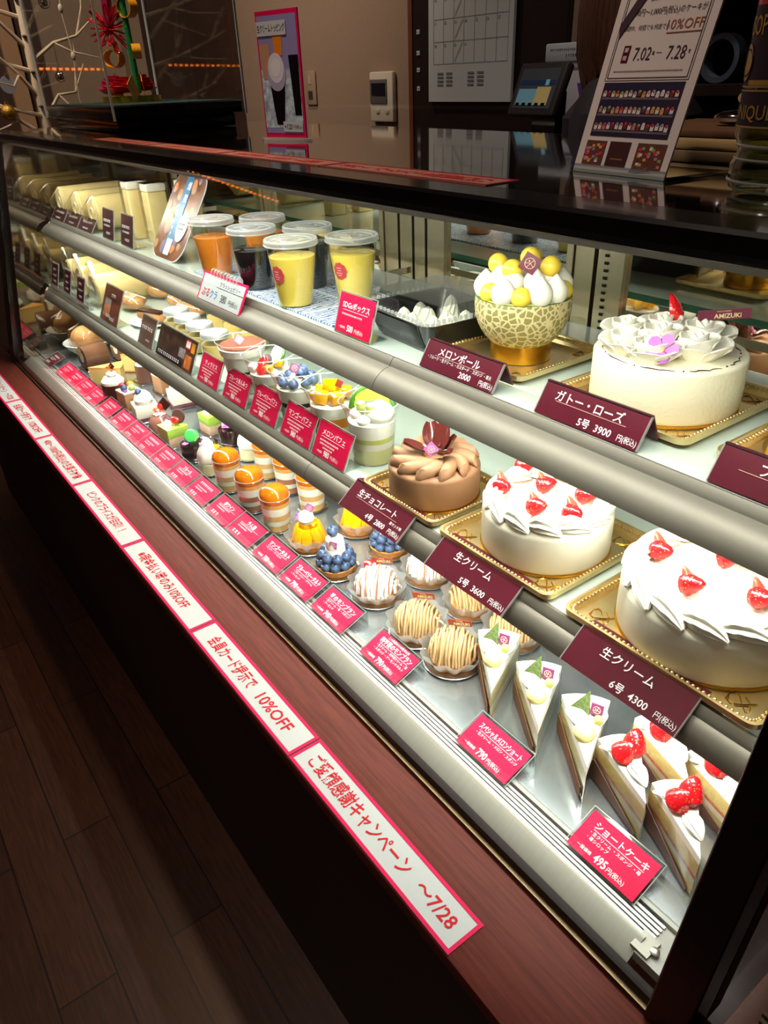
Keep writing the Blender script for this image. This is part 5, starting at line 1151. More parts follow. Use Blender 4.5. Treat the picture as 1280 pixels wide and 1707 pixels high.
def mont(x, y, label, m, grp, nm, streak=False, seed=1, yaw=R(40), plq=True, wrap=True):
    t = thing(nm, label, 'pastry', (x, y, ZP), 0, grp); foil_disc(t, .041); MB().lathe([(0, .0016), (.028, .0016), (.032, .012), (0, .012)], M_crust, n=36).build('crust', t)
    MB().lathe([(.026, .012), (.028, .018), (.024, .032), (.014, .041), (0, .044)], M_cream2 if streak else m, n=36).build('cream_mound', t)
    b = MB(); strands(b, .0335, .0345, 15 if not streak else 13, M_cream2 if streak else m, .0019 if not streak else .0026, seed, yaw); b.build('piped_strands', t)
    if streak:
        b = MB(); strands(b, .0345, .036, 8, mat('strawberry sauce', (226, 118, 84), .3), .0011, seed + 3, yaw + .1); b.build('sauce_lines', t); b = MB(); strawb(b, MR(R(60), 'Z') @ MR(R(-10), 'Y'), .026, .0095, False); b.build('strawberry', t, (-.022, -.008, .046), (0, 0, R(0)))
    if wrap: MB().lathe([(.030, .003), (.039, .014), (.045, .027)], M_wax, n=80, lob=10, amp=.07, cap=False).build('paper_cup', t)
    if plq: plaque_bar(t, (.0, .012, .060), (0, R(-10), R(30)), M_plaquer, .034, .0095)
    return t
SG, CG2 = 'strawberry streaked cream pastries', 'chestnut noodle cream pastries'
mont(-.764, .522, 'strawberry streaked cream pastry, front row beside the blueberry tart', M_cream2, SG, 'strawberry_mont_blanc', True, 3); mont(-.752, .616, 'strawberry streaked cream pastry, back row', M_cream2, SG, 'strawberry_mont_blanc', True, 4)
mont(-.655, .515, 'chestnut noodle pastry, front row beside the strawberry streaked one', M_chest, CG2, 'chestnut_mont_blanc', False, 5); mont(-.577, .515, 'chestnut noodle pastry, front row beside the melon cake slices', M_chest, CG2, 'chestnut_mont_blanc', False, 6)
mont(-.650, .616, 'chestnut noodle pastry, back row behind the first one', M_chest, CG2, 'chestnut_mont_blanc', False, 7, R(60), False); mont(-.560, .614, 'chestnut noodle pastry, back row behind the melon slices', M_chest, CG2, 'chestnut_mont_blanc', False, 8)

# ---- melon short cake slices and strawberry short cake slices (tip towards the customer)
M_leaf = mat('net patterned chocolate leaf', (104, 124, 70), .5, var=.6, vs=260)
def tipped(x, y, dx, dy): return math.atan2(dy, dx) + math.pi / 2   # local -y of the slice is its tip
def melon_slice(x, y, vec, label, k):
    t = thing('melon_shortcake', label, 'cake', (x, y, ZP), tipped(x, y, *vec), 'melon cake slices'); L, W = .104, .055
    S = [('sponge_layer', .011, M_spongeb if False else M_sponge, 1), ('cream_filling', .018, M_cream, .985), ('melon_layer', .026, M_kiwi, .985), ('sponge_layer', .037, M_sponge, 1), ('cream_filling', .046, M_cream, .99)]
    z = layered_wedge(t, L, W, S); P = wpoly(L, W); MB().prism([(px * 1.02, py + .001) for px, py in P], z, z + .009, M_cream2).build('cream_top', t)
    b = MB(); b.lathe([(0, 0), (.021, 0), (.0235, .006), (.019, .013), (.010, .018), (0, .019)], M_cream2, n=30, lob=6, amp=.03); b.build('cream_mound', t, (0, .076, .054)); b = MB(); peak(b, (0, 0, 0), .012, .020, M_cream2); b.build('cream_peak', t, (.004, .054, .052))
    MB().ball((0, 0, 0), .0125, mat('pale melon ball', (240, 224, 140), .3, var=.08, vs=60), 16, .8).build('melon_ball', t, (-.003, .045, .060)); MB().rbox((0, 0, 0), (.010, .008, .024), .002, M_kiwi).build('melon_chunk', t, (.009, .056, .066), (.3, .3, .2))
    MB().prism([(-.017, 0), (.014, 0), (.006, .040)], -.001, .001, M_leaf, MR(R(80), 'X')).build('chocolate_leaf', t, (-.009, .068, .060), (0, 0, R(-35))); plaque_diamond('emblem_plaque', t, (.009, .062, .080), .014, (R(-15), 0, R(-20)), mat('deep violet plaque', (124, 52, 100), .35))
    b = MB()
    for s in (-1, 1):
        p0 = (0, -.0025); p1 = (s * (W / 2 + .002), L + .002); b.add([(p0[0], p0[1], .001), (p1[0], p1[1], .001), (p1[0], p1[1], .044), (p0[0], p0[1], .046)], [(0, 1, 2, 3)], M_film)
    b.build('cake_film', t)
    b = MB(); b.add([(-W / 2 - .0015, L, .0015), (-.003, .004, .0015), (-.003, .004, .018), (-W / 2 - .0015, L, .026), (-W / 2 - .0025, L, .0015), (-.004, .004, .0015), (-.004, .004, .018), (-W / 2 - .0025, L, .026)], [(0, 1, 2, 3), (7, 6, 5, 4), (3, 2, 6, 7), (0, 4, 5, 1), (1, 5, 6, 2), (0, 3, 7, 4)], M_spongeb); b.build('brown_edge', t)
    return t
melon_slice(-.4660, .4790, (.075, -.088), 'tall melon cake slice farthest left, beside the chestnut pastry', 0); melon_slice(-.3870, .4775, (.082, -.088), 'tall melon cake slice, middle of three', 1); melon_slice(-.3150, .4755, (.078, -.090), 'tall melon cake slice beside the strawberry shortcakes', 2)
def straw_slice(x, y, vec, label, h=1.):
    t = thing('strawberry_shortcake', label, 'cake', (x, y, ZP), tipped(x, y, *vec), 'strawberry shortcake slices'); L, W = .086, .047
    S = [('sponge_layer', .018, M_sponge, 1), ('cream_filling', .025, M_cream, .99), ('strawberry_layer', .030, mat('strawberry filling', (222, 128, 108), .4, var=.35, vs=160), .985), ('sponge_layer', .049, M_sponge, 1)]
    z = layered_wedge(t, L, W, S); P = wpoly(L, W); MB().prism([(px * .99, py) for px, py in P], z, z + .009, M_cream2).build('cream_top', t); zt = z + .009
    b = MB(); strawb(b, MT(-.002, 0, 0) @ MR(R(-30), 'Z') @ MR(R(-68), 'Y') @ MR(R(60), 'X'), .028, .0135); strawb(b, MT(.013, .003, 0) @ MR(R(60), 'Z') @ MR(R(-72), 'Y'), .032, .0135, False); b.build('strawberry', t, (-.006, .060, zt + .000))
    b = MB(); shell(b, MR(R(-80), 'Z'), .030, .018, .013, M_cream2); b.build('cream_shell', t, (.003, .038, zt)); b = MB(); shell(b, MR(R(160), 'Z'), .022, .010, .005, M_cream2); b.build('cream_stroke', t, (-.012, .070, zt))
    b = MB()
    for s in (-1, 1):
        p0 = (0, -.003); p1 = (s * (W / 2 + .002), L + .001); b.add([(p0[0], p0[1], .001), (p1[0], p1[1], .001), (p1[0], p1[1], .052), (p0[0], p0[1], .050)], [(0, 1, 2, 3)], M_film)
    b.build('cake_film', t)
    s = -1; b = MB(); b.add([(-W / 2 - .0022, L, .0015), (-.003, .004, .0015), (-.003, .004, .006), (-W / 2 - .0022, L, .030), (-W / 2 - .0032, L, .0015), (-.004, .004, .0015), (-.004, .004, .006), (-W / 2 - .0032, L, .030)], [(0, 1, 2, 3), (7, 6, 5, 4), (3, 2, 6, 7), (0, 4, 5, 1), (1, 5, 6, 2), (0, 3, 7, 4)], mat('brown cake band', (112, 76, 66), .4, var=.2, vs=40)); b.build('paper_band', t)
    return t
straw_slice(-.2480, .4850, (.068, -.046), 'strawberry shortcake slice, left one of the front pair'); straw_slice(-.1790, .4735, (.0635, -.053), 'strawberry shortcake slice nearest the right post, front pair'); straw_slice(-.2410, .5460, (.066, -.040), 'strawberry shortcake slice behind the left front one'); straw_slice(-.1760, .5500, (.066, -.040), 'strawberry shortcake slice behind, closest to the right post')

# ================================================================ on the counter top
ZC1 = ZT + .0004
M_clearbox = clear('clear display acrylic', (253, 254, 253), .45, .02, .0)
t = thing('display_box', 'clear acrylic display box on black plinth holding a ribbon flower ornament', 'display box', (-2.16, .795, ZC1))
MB().rbox((0, .0, .014), (.50, .30, .028), .003, M_black).build('lower_plinth', t); MB().rbox((0, 0, .042), (.555, .325, .026), .003, M_black).build('upper_plinth', t)
MB().box((0, 0, .0562), (.54, .31, .0012), mat('dark green felt', (16, 52, 42), .8)).build('felt_top', t)
b = MB(); wx, wy, h = .281, .166, .46
for s in (-1, 1): b.box((s * wx, 0, .026 + h / 2), (.004, wy * 2, h), M_clearbox); b.box((0, s * wy, .026 + h / 2), (wx * 2 - .004, .004, h), M_clearbox)
b.box((0, 0, .028 + h), (wx * 2 + .004, wy * 2 + .004, .004), M_clearbox)
for sx in (-1, 1):
    for sy in (-1, 1): b.box((sx * wx, sy * wy, .026 + h / 2), (.0045, .0045, h), M_acredge)
b.build('clear_cover', t)
t = thing('ribbon_ornament', 'red and gold ribbon flower ornament with green stem inside the clear box', 'ornament', (-2.215, .800, ZC1 + .0572))
M_redsat = mat('red satin', (196, 16, 34), .25, coat=.4); M_goldrib = mat('amber ribbon', (232, 150, 20), .3, coat=.3); M_magenta = mat('magenta satin', (206, 24, 88), .4)
MB().lathe([(0, 0), (.075, 0), (.075, .014), (0, .014)], mat('olive gold band', (176, 156, 30), .25, .8), n=40).build('gold_base', t)
def satin_rose(par, loc, s, m):
    b = MB(); rr = random.Random(int(s * 1e4) + int(loc[0] * 1e3))
    for q in range(26):
        a = q * 2.4; rad = s * .09 * math.sqrt(q); tl = .25 + .035 * q; M = MT(rad * math.cos(a), rad * math.sin(a), s * (.55 - .016 * q)) @ MR(a, 'Z') @ MR(tl, 'Y')
        b.prism([(-.0006, -s * .30), (.0012, 0), (-.0006, s * .30)], 0, s * .34, m, M)
    return b.build('satin_rose', par, loc)
for c, s, m in (((-.026, -.034, .012), .056, M_magenta), ((.034, -.030, .012), .052, M_redsat), ((.0, .03, .014), .055, M_redsat)): satin_rose(t, c, s, m)
for c, rz_ in (((-.052, -.02, .016), .5), ((.055, .012, .016), -.5), ((.075, -.02, .010), -1.1)):
    b = MB(); V = [(-.022, 0, 0), (.0, .0, .052), (.026, .004, .030), (.012, .006, -.002)]; V += [(x, y + .002, z) for x, y, z in V]; b.add(V, [(0, 3, 2, 1), (4, 5, 6, 7), (0, 1, 5, 4), (1, 2, 6, 5), (2, 3, 7, 6), (3, 0, 4, 7)], M_goldrib); b.build('gold_leaf', t, c, (0, 0, rz_))
b = MB(); b.tube([(.055, 0, .02), (.054, .0, .13), (.050, .0, .25), (.048, 0, .36)], .008, mat('green tinsel stem', (20, 110, 52), .35, var=.4, vs=160, bump=.8, bs=200), 10); b.build('green_stem', t)
MB().tube([(.040, -.012, .02), (.038, -.012, .36)], .007, clear('clear tube', (230, 236, 230), 1.5), 10).build('clear_tube', t)
b = MB(); c0 = Vector((-.025, -.02, .165))
rr = random.Random(9)
for q in range(30):
    a = q * 2.399; el = -.9 + 1.8 * (q + .5) / 30; ca = math.cos(el); d = Vector((math.cos(a) * ca, math.sin(a) * ca * .7, math.sin(el))); L = .055 + .025 * rr.random(); side = d.cross(Vector((0, 0, 1))).normalized()
    b.tube([c0 + d * .008, c0 + d * L * .6 + side * .004, c0 + d * L + side * .003, c0 + d * (L + .004) - side * .002, c0 + d * L * .6 - side * .004], .0020, M_redsat, 5)
b.ball(tuple(c0), .014, M_redsat, 12); b.build('ribbon_burst', t)
MB().tube([(-.025 + .006, -.02, .17), (-.01, -.015, .25), (-.02, -.01, .34)], .013, mat('dark magenta satin', (140, 14, 56), .35), 8).build('satin_tail', t)
for c, s, rz_ in (((-.050, -.012, .10), .030, .4), ((.072, .006, .112), .024, -.3), ((.068, .004, .205), .032, .2)):
    b = MB(); k = 18; w_ = .011; V = []
    for i in range(k): a = 2 * math.pi * i / k; V += [(s * math.cos(a), -w_, s * .7 * math.sin(a)), (s * math.cos(a), w_, s * .7 * math.sin(a)), (s * .95 * math.cos(a), w_, s * .65 * math.sin(a)), (s * .95 * math.cos(a), -w_, s * .65 * math.sin(a))]
    F = []
    for i in range(k):
        for j in range(4): F.append((i * 4 + j, i * 4 + (j + 1) % 4, ((i + 1) % k) * 4 + (j + 1) % 4, ((i + 1) % k) * 4 + j))
    b.add(V, F, M_goldrib, None, False); b.build('ribbon_loop', t, c, (0, 0, rz_))

# pink framed topping sign
t = thing('topping_sign', 'pink framed upright picture sign about cream topping plus 120 yen', 'sign', (-1.302, .7415, ZC1), R(12.2))
MB().lathe([(0, 0), (.06, 0), (.06, .003), (0, .003)], M_plastedge, n=36, sy=.45).build('clear_base', t)
b = MB(); M = MT(0, 0, .0045) @ MR(R(90), 'X') @ MT(0, .0955, 0); W_, H_ = .106, .191
b.box((0, 0, 0), (W_, H_, .003), M_pink, M); b.box((0, 0, .0018), (W_ - .008, H_ - .014, .0008), mat('lavender print', (150, 140, 190), .35), M); b.build('board', t)
b = MB(); z = .0024
b.box((0, -.035, z), (W_ - .008, .09, .0003), mat('blue white pattern print', (186, 204, 226), .35, var=.5, vs=110), M)
for x, y, w1, w2, y2, m in ((.0, .03, .020, .024, .075, M_peach), (-.034, -.005, .018, .026, .048, mat('pale orange print', (196, 150, 110), .4))): b.prism([(x - w1 / 2, y), (x + w1 / 2, y), (x + w2 / 2, y2), (x - w2 / 2, y2)], z + .0003, z + .0006, m, M)
for x, y0_, w1, w2, y1_ in ((-.008, -.075, .020, .038, -.012), (.040, -.06, .016, .030, .030)): b.prism([(x - w1 / 2, y0_), (x + w1 / 2, y0_), (min(x + w2 / 2, .0488), y1_), (x - w2 / 2, y1_)], z + .0007, z + .001, M_coffee, M)
for r_, m, zz in ((.024, mat('lilac cream print', (178, 168, 196), .4), .0011), (.020, mat('cream print', (226, 222, 232), .4), .0014), (.012, mat('cream shade print', (236, 234, 240), .4), .0017)): b.lathe([(r_, 0), (r_, .0003), (0, .0003)], m, (-.008, .004 if r_ > .022 else .012, z + zz), 30, M, sy=1.12)
b.box((-.012, .070, z + .0018), (.074, .021, .0004), M_paper, M); b.text('生クリームトッピング', .0125, -.012, .070, M_ink, M, 'fit', w=.070, z=z + .0022, bold=.012)
b.box((.024, -.078, z + .0018), (.05, .016, .0004), M_paper, M); b.text('+120', .012, .012, -.078, M_ink, M, 'c', z=z + .0022, sx=.85, bold=.015); b.text('円(税込)', .0075, .036, -.0785, M_ink, M, 'c', z=z + .0022, w=.022); b.build('printed_picture', t)

# large leaning campaign sign
t = thing('campaign_sign', 'large white leaning counter sign reading 10%OFF with cake photos', 'sign', (-.5140, .666, ZC1), R(-6.8))
W_, H_ = .124, .205; M = MR(R(90 - 16.5), 'X') @ Matrix.Diagonal((1, .87, 1, 1)) @ MT(0, H_ / 2, 0)
MB().box((0, 0, -.001), (W_, H_, .002), mat('glossy sign paper', (214, 202, 198), .2, coat=.5), M).build('sheet', t)
b = MB(); b.box((0, .05, .0015), (W_ + .01, .1, .003), M_scr); b.box((0, .0, .004), (W_ + .004, .003, .008), M_scr); b.build('clear_stand', t)
b = MB(); I2 = mat('dark plum print', (58, 32, 44), .5); BR = mat('bronze print', (150, 84, 44), .4)
def frame(x0, y0, x1, y1, th, m, z=.0004):
    b.box(((x0 + x1) / 2, y0, z), (x1 - x0, th, .0003), m, M); b.box(((x0 + x1) / 2, y1, z), (x1 - x0, th, .0003), m, M); b.box((x0, (y0 + y1) / 2, z), (th, y1 - y0, .0003), m, M); b.box((x1, (y0 + y1) / 2, z), (th, y1 - y0, .0003), m, M)
frame(-.050, -.002, .050, .088, .0007, I2); frame(-.0525, -.0045, .0525, .0905, .0004, I2)
b.prism([(-.052, .052), (-.030, .092), (-.018, .092), (-.0495, .038)], .0005, .0012, I2, M)
b.text('会員カードのご提示で', .0072, .008, .076, I2, M, 'c', w=.06); b.text('400円～1,000円(税込)のケーキが', .0080, .004, .0625, I2, M, 'c', w=.088)
b.text('期間中、何個でも何度でも', .0058, -.018, .0475, I2, M, 'c', w=.058); b.text('10%OFF', .0135, .0290, .0485, BR, M, 'c', w=.042); b.box((.0295, .0405, .0005), (.040, .0009, .0003), BR, M)
b.box((-.034, .022, .0005), (.0085, .017, .0003), M_maroon, M); b.text('期', .005, -.034, .026, M_letter, M, z=.0008); b.text('間', .005, -.034, .018, M_letter, M, z=.0008)
b.text('7.02', .0185, -.0125, .022, I2, M, 'c', sx=.72); b.text('－', .009, .008, .022, I2, M, 'c'); b.text('7.28', .0185, .029, .022, I2, M, 'c', sx=.72); marks(b, .0065 - .005, .022, .004, .004, M, I2, 2); marks(b, .044, .022, .004, .004, M, I2, 3)
marks(b, 0, .0045, .088, .0018, M, I2, 12)
# printed cake photos
rr = random.Random(21); cols = [mat('photo cream', (216, 206, 200), .4), M_rasp, mat('photo rose', (196, 110, 110), .4), mat('photo amber', (206, 150, 80), .4), mat('photo cocoa', (96, 56, 46), .4), mat('photo green', (130, 150, 90), .4), mat('photo lilac', (150, 120, 160), .4)]
b.box((0, -.0345, .0004), (.102, .056, .0003), mat('photo navy', (40, 32, 56), .4), M)
for j, (yy, hh) in enumerate(((-.018, .010), (-.0345, .011), (-.051, .012))):
    b.box((0, yy - hh / 2, .0007), (.098, .0022, .0003), mat('photo shelf', (104, 88, 96), .4), M)
    for i in range(17):
        c1, c2 = cols[rr.choice((0, 0, 0, 2, 3, 4))], cols[rr.choice((0, 1, 1, 2, 3, 6, 5))]; x_ = -.046 + i * .00575; y_ = yy + rr.uniform(-.0008, .0008) - hh * .12
        b.box((x_, y_, .0009), (.0042, hh * .42, .0003), c1, M); b.lathe([(.0019, 0), (.0012, .0003), (0, .0004)], c2, (x_, y_ + hh * .24, .0010), 9, M)
for cx, m0 in ((-.038, cols[4]), (-.005, M_brown), (.036, cols[4])):
    w2 = .028 if cx < .03 else .036; b.box((cx, -.0805, .0004), (w2, .026, .0003), m0, M)
    if cx != -.005:
        for i in range(26): b.box((cx + rr.uniform(-.42, .42) * w2, -.0805 + rr.uniform(-.010, .010), .0006 + i * .00001), (.004, .003, .0003), cols[rr.randrange(7)], M)
    else: marks(b, cx, -.086, .016, .002, M, cols[3], 5, .0007)
for i in range(14): a = i * .45; b.tube([(.020 + .012 * math.cos(a) * .3, -.098, .0004), (.030 + .014 * math.cos(a), -.096 + .006 * abs(math.sin(a)), .0004)], .00025, mat('pale lilac print', (190, 170, 186), .5), 4, M)
b.build('printed_face', t)

# brandy bottle
t = thing('brandy_bottle', 'clear glass brandy bottle with dark gold label at the right frame edge', 'bottle', (-.3300, .6620, ZC1)); M_bot = clear('thick bottle glass', (206, 216, 196), 2.2, .02, .05)
rB = .0525; P = [(0, .0015), (.040, .0015), (rB - .002, .004), (rB, .010), (rB, .022), (rB - .004, .030), (rB - .004, .0345), (rB, .042), (rB, .170), (rB - .012, .200), (.018, .228), (.015, .27)]
b = MB(); b.lathe(P, M_bot, n=64, cap=False)
for z, r in ((.003, rB - .006), (.010, rB), (.026, rB - .003), (.036, rB - .003)): b.tube([(r * math.cos(a), r * math.sin(a), z) for a in [2 * math.pi * i / 48 for i in range(48)]], .0012, M_plastedge, 6, closed=True)
b.build('glass_body', t); MB().lathe([(0, .012), (rB - .006, .012), (rB - .006, .12), (0, .12)], clear('pale spirit', (232, 236, 206), .6, .02), n=40).build('spirit', t)
M_bl = mat('dark aubergine label', (42, 30, 40), .45); M_bg = mat('old gold print', (196, 160, 86), .35, .5)
def cyl(b, z0, z1, m, e, a0, a1): b.lathe([(rB + e, z0), (rB + e, z1)], m, n=40, a0=R(a0), a1=R(a1), cap=False)
b = MB(); A0, A1 = 120, 300
cyl(b, .050, .0735, M_bl, .0006, A0, A1); cyl(b, .0765, .130, M_bl, .0006, A0, A1); cyl(b, .130, .165, M_redsat, .0006, A0, A1)
for z in (.0492, .0738, .0765): cyl(b, z, z + .0012, M_bg, .0010, A0, A1)
cyl(b, .0780, .0815, M_bg, .0009, 232, A1)
def ctext(b, s, size, ang, z, m, e=.0012, sx=1.):
    V, F = glyphs(s, .01); k = size; c = (min(v[0] for v in V) + max(v[0] for v in V)) / 2; rr = rB + e
    b.add([(rr * math.cos(R(ang) + (v[0] - c) * k * sx / rr), rr * math.sin(R(ang) + (v[0] - c) * k * sx / rr), z + v[1] * k) for v in V], F, m)
ctext(b, 'UNIQUE', .0140, 241, .0550, M_bg)
ctext(b, 'VSOP', .0180, 228, .1110, M_bg, sx=.8)
P = []
for i in range(36): a = i * math.pi / 18; rr_ = rB + .0013; P.append((rr_ * math.cos(R(222) + .0105 * math.cos(a) / rr_), rr_ * math.sin(R(222) + .0105 * math.cos(a) / rr_), .093 + .0125 * math.sin(a)))
b.add([((rB + .0014) * math.cos(R(222)), (rB + .0014) * math.sin(R(222)), .093)] + P, [(0, i + 1, (i + 1) % 36 + 1) for i in range(36)], M_bg)
b.tube([(p[0] * (1 + .0003), p[1] * (1 + .0003), .093 + (p[2] - .093) * .72) for p in P], .0006, M_bl, 4, closed=True); b.build('label', t)
MB().lathe([(.0165, .255), (.0165, .30), (0, .301)], M_bl, n=24).build('cap', t)
# wooden boards, tongs and scalloped tray on the rear of the counter
ZR = 1.1545
first = None
for k, (z, hh, m, lb) in enumerate(((0, .013, mat('dull beige board', (128, 108, 78), .6), 'lowest beige tray of the stack behind the bottle'), (.0132, .012, mat('straw board', (196, 166, 110), .6), 'straw coloured tray second from bottom behind the bottle'), (.0254, .009, mat('brown wood board', (120, 84, 56), .5, var=.2, vs=30), 'topmost brown wooden tray under the tongs'))):
    o = MB().rbox((0, 0, hh / 2), (.30, .15, hh), .003, m).build('wooden_tray', None, (-.470, .880, ZR + z)); tag(o, lb, 'tray', 'stacked trays behind the bottle')
b = MB(); P = []
for i in range(60): a = 2 * math.pi * i / 60; r = .050 + .006 * abs(math.sin(a * 5)); P.append((r * math.cos(a) * 1.2, r * math.sin(a) * .8))
b.prism(P, 0, .003, mat('scalloped brown wood', (150, 112, 82), .5, var=.15, vs=40)); o = b.build('scalloped_board', None, (-.480, .925, ZR + .0385), (R(42), 0, 0)); o.location.z = ZR + .0355 + .030; tag(o, 'scalloped brown wooden board leaning behind the tongs', 'board')
t = thing('serving_tongs', 'chrome serving tongs resting on the wooden trays', 'tongs', (-.505, .850, ZR + .0346), R(4)); M_chrome = mat('chrome', (220, 220, 226), .08, 1.)
MB().ball((0, 0, .008), .016, M_chrome, 20, .45, sx=1.5).build('spoon_end', t); MB().tube([(.02, 0, .008), (.04, 0, .010), (.16, .004, .006)], [.006, .0045, .004], M_chrome, 10).build('handle', t)

# ================================================================ staff side: worktop, till, box, figurine, staff member
t = thing('back_worktop', 'dark worktop cabinet behind the counter carrying the till', 'cabinet', (-1.50, 1.52, 0)); MB().box((0, 0, .50), (.46, .44, 1.0), M_walld).build('cabinet_body', t); MB().rbox((0, 0, 1.012), (.50, .48, .024), .003, M_black).build('worktop', t)
t = thing('cash_register', 'grey touch screen till on the dark worktop', 'till', (-1.345, 1.41, 1.0345), R(-6)); M_till = mat('dark grey plastic', (50, 46, 48), .4); M = MT(0, .01, .085) @ MR(R(62), 'X')
MB().rbox((0, .03, .03), (.19, .19, .06), .008, M_black).build('base', t); MB().box((0, .03, -.004), (.14, .14, .012), M_black).build('foot', t); MB().box((0, .055, .11), (.08, .03, .12), M_black).build('neck', t); MB().rbox((0, 0, .066), (.158, .112, .022), .006, M_till, MT(0, .02, .175) @ MR(R(68), 'X') @ MT(0, .0, -.07)).build('screen_housing', t)
M = MT(0, .02, .175) @ MR(R(68), 'X') @ MT(0, 0, -.07)
b = MB(); b.box((0, 0, .0775), (.128, .084, .001), mat('till display', (66, 72, 76), .2, emit=.05), M); b.box((-.026, -.018, .0783), (.062, .034, .0006), mat('cyan keys', (110, 160, 176), .3, emit=.09), M); b.box((.028, -.016, .0783), (.046, .038, .0006), mat('sand keys', (186, 166, 110), .3, emit=.09), M); b.box((0, .012, .0783), (.12, .010, .0006), mat('navy row', (40, 56, 84), .3, emit=.05), M); b.box((.034, .012, .0786), (.012, .012, .0006), mat('sky key', (120, 176, 206), .3, emit=.09), M)
for i in range(5): b.box((-.048 + i * .022, -.0335, .0788), (.012, .006, .0005), M_black, M)
b.build('touch_screen', t)
t = thing('paper_box', 'white lidded carton with small printed lines behind the till', 'box', (-1.405, 1.675, 1.0245)); MB().rbox((0, 0, .11), (.16, .13, .22), .003, mat('off white carton', (196, 192, 196), .6)).build('carton_body', t); MB().rbox((0, 0, .258), (.175, .14, .040), .004, M_paper).build('carton_lid', t)
MB().box((0, 0, .234), (.165, .133, .016), mat('crumpled tissue', (176, 170, 184), .8, bump=.8, bs=60)).build('tissue', t); b = MB(); M = MT(0, -.0702, .258) @ MR(R(90), 'X'); marks(b, -.01, .006, .12, .006, M, mat('slate print', (90, 100, 130), .5), 4); marks(b, .02, -.006, .08, .007, M, mat('slate print', (90, 100, 130), .5), 8); b.build('printed_lines', t)
t = thing('wooden_figurine', 'small brown carved figurine standing on the white carton', 'figurine', (-1.405, 1.675, 1.3030)); M_fig = mat('carved brown wood', (120, 70, 36), .6, var=.25, vs=60)
b = MB(); b.lathe([(0, 0), (.026, 0), (.028, .006), (.024, .016), (.020, .030), (.022, .042), (.014, .052), (.009, .056), (.015, .064), (.016, .074), (.010, .084), (0, .086)], M_fig, n=26, lob=5, amp=.08); b.build('body', t)
for s in (-1, 1): MB().tube([(s * .018, -.004, .044), (s * .026, -.012, .030), (s * .018, -.020, .022)], [.006, .005, .004], M_fig, 8).build('arm', t)

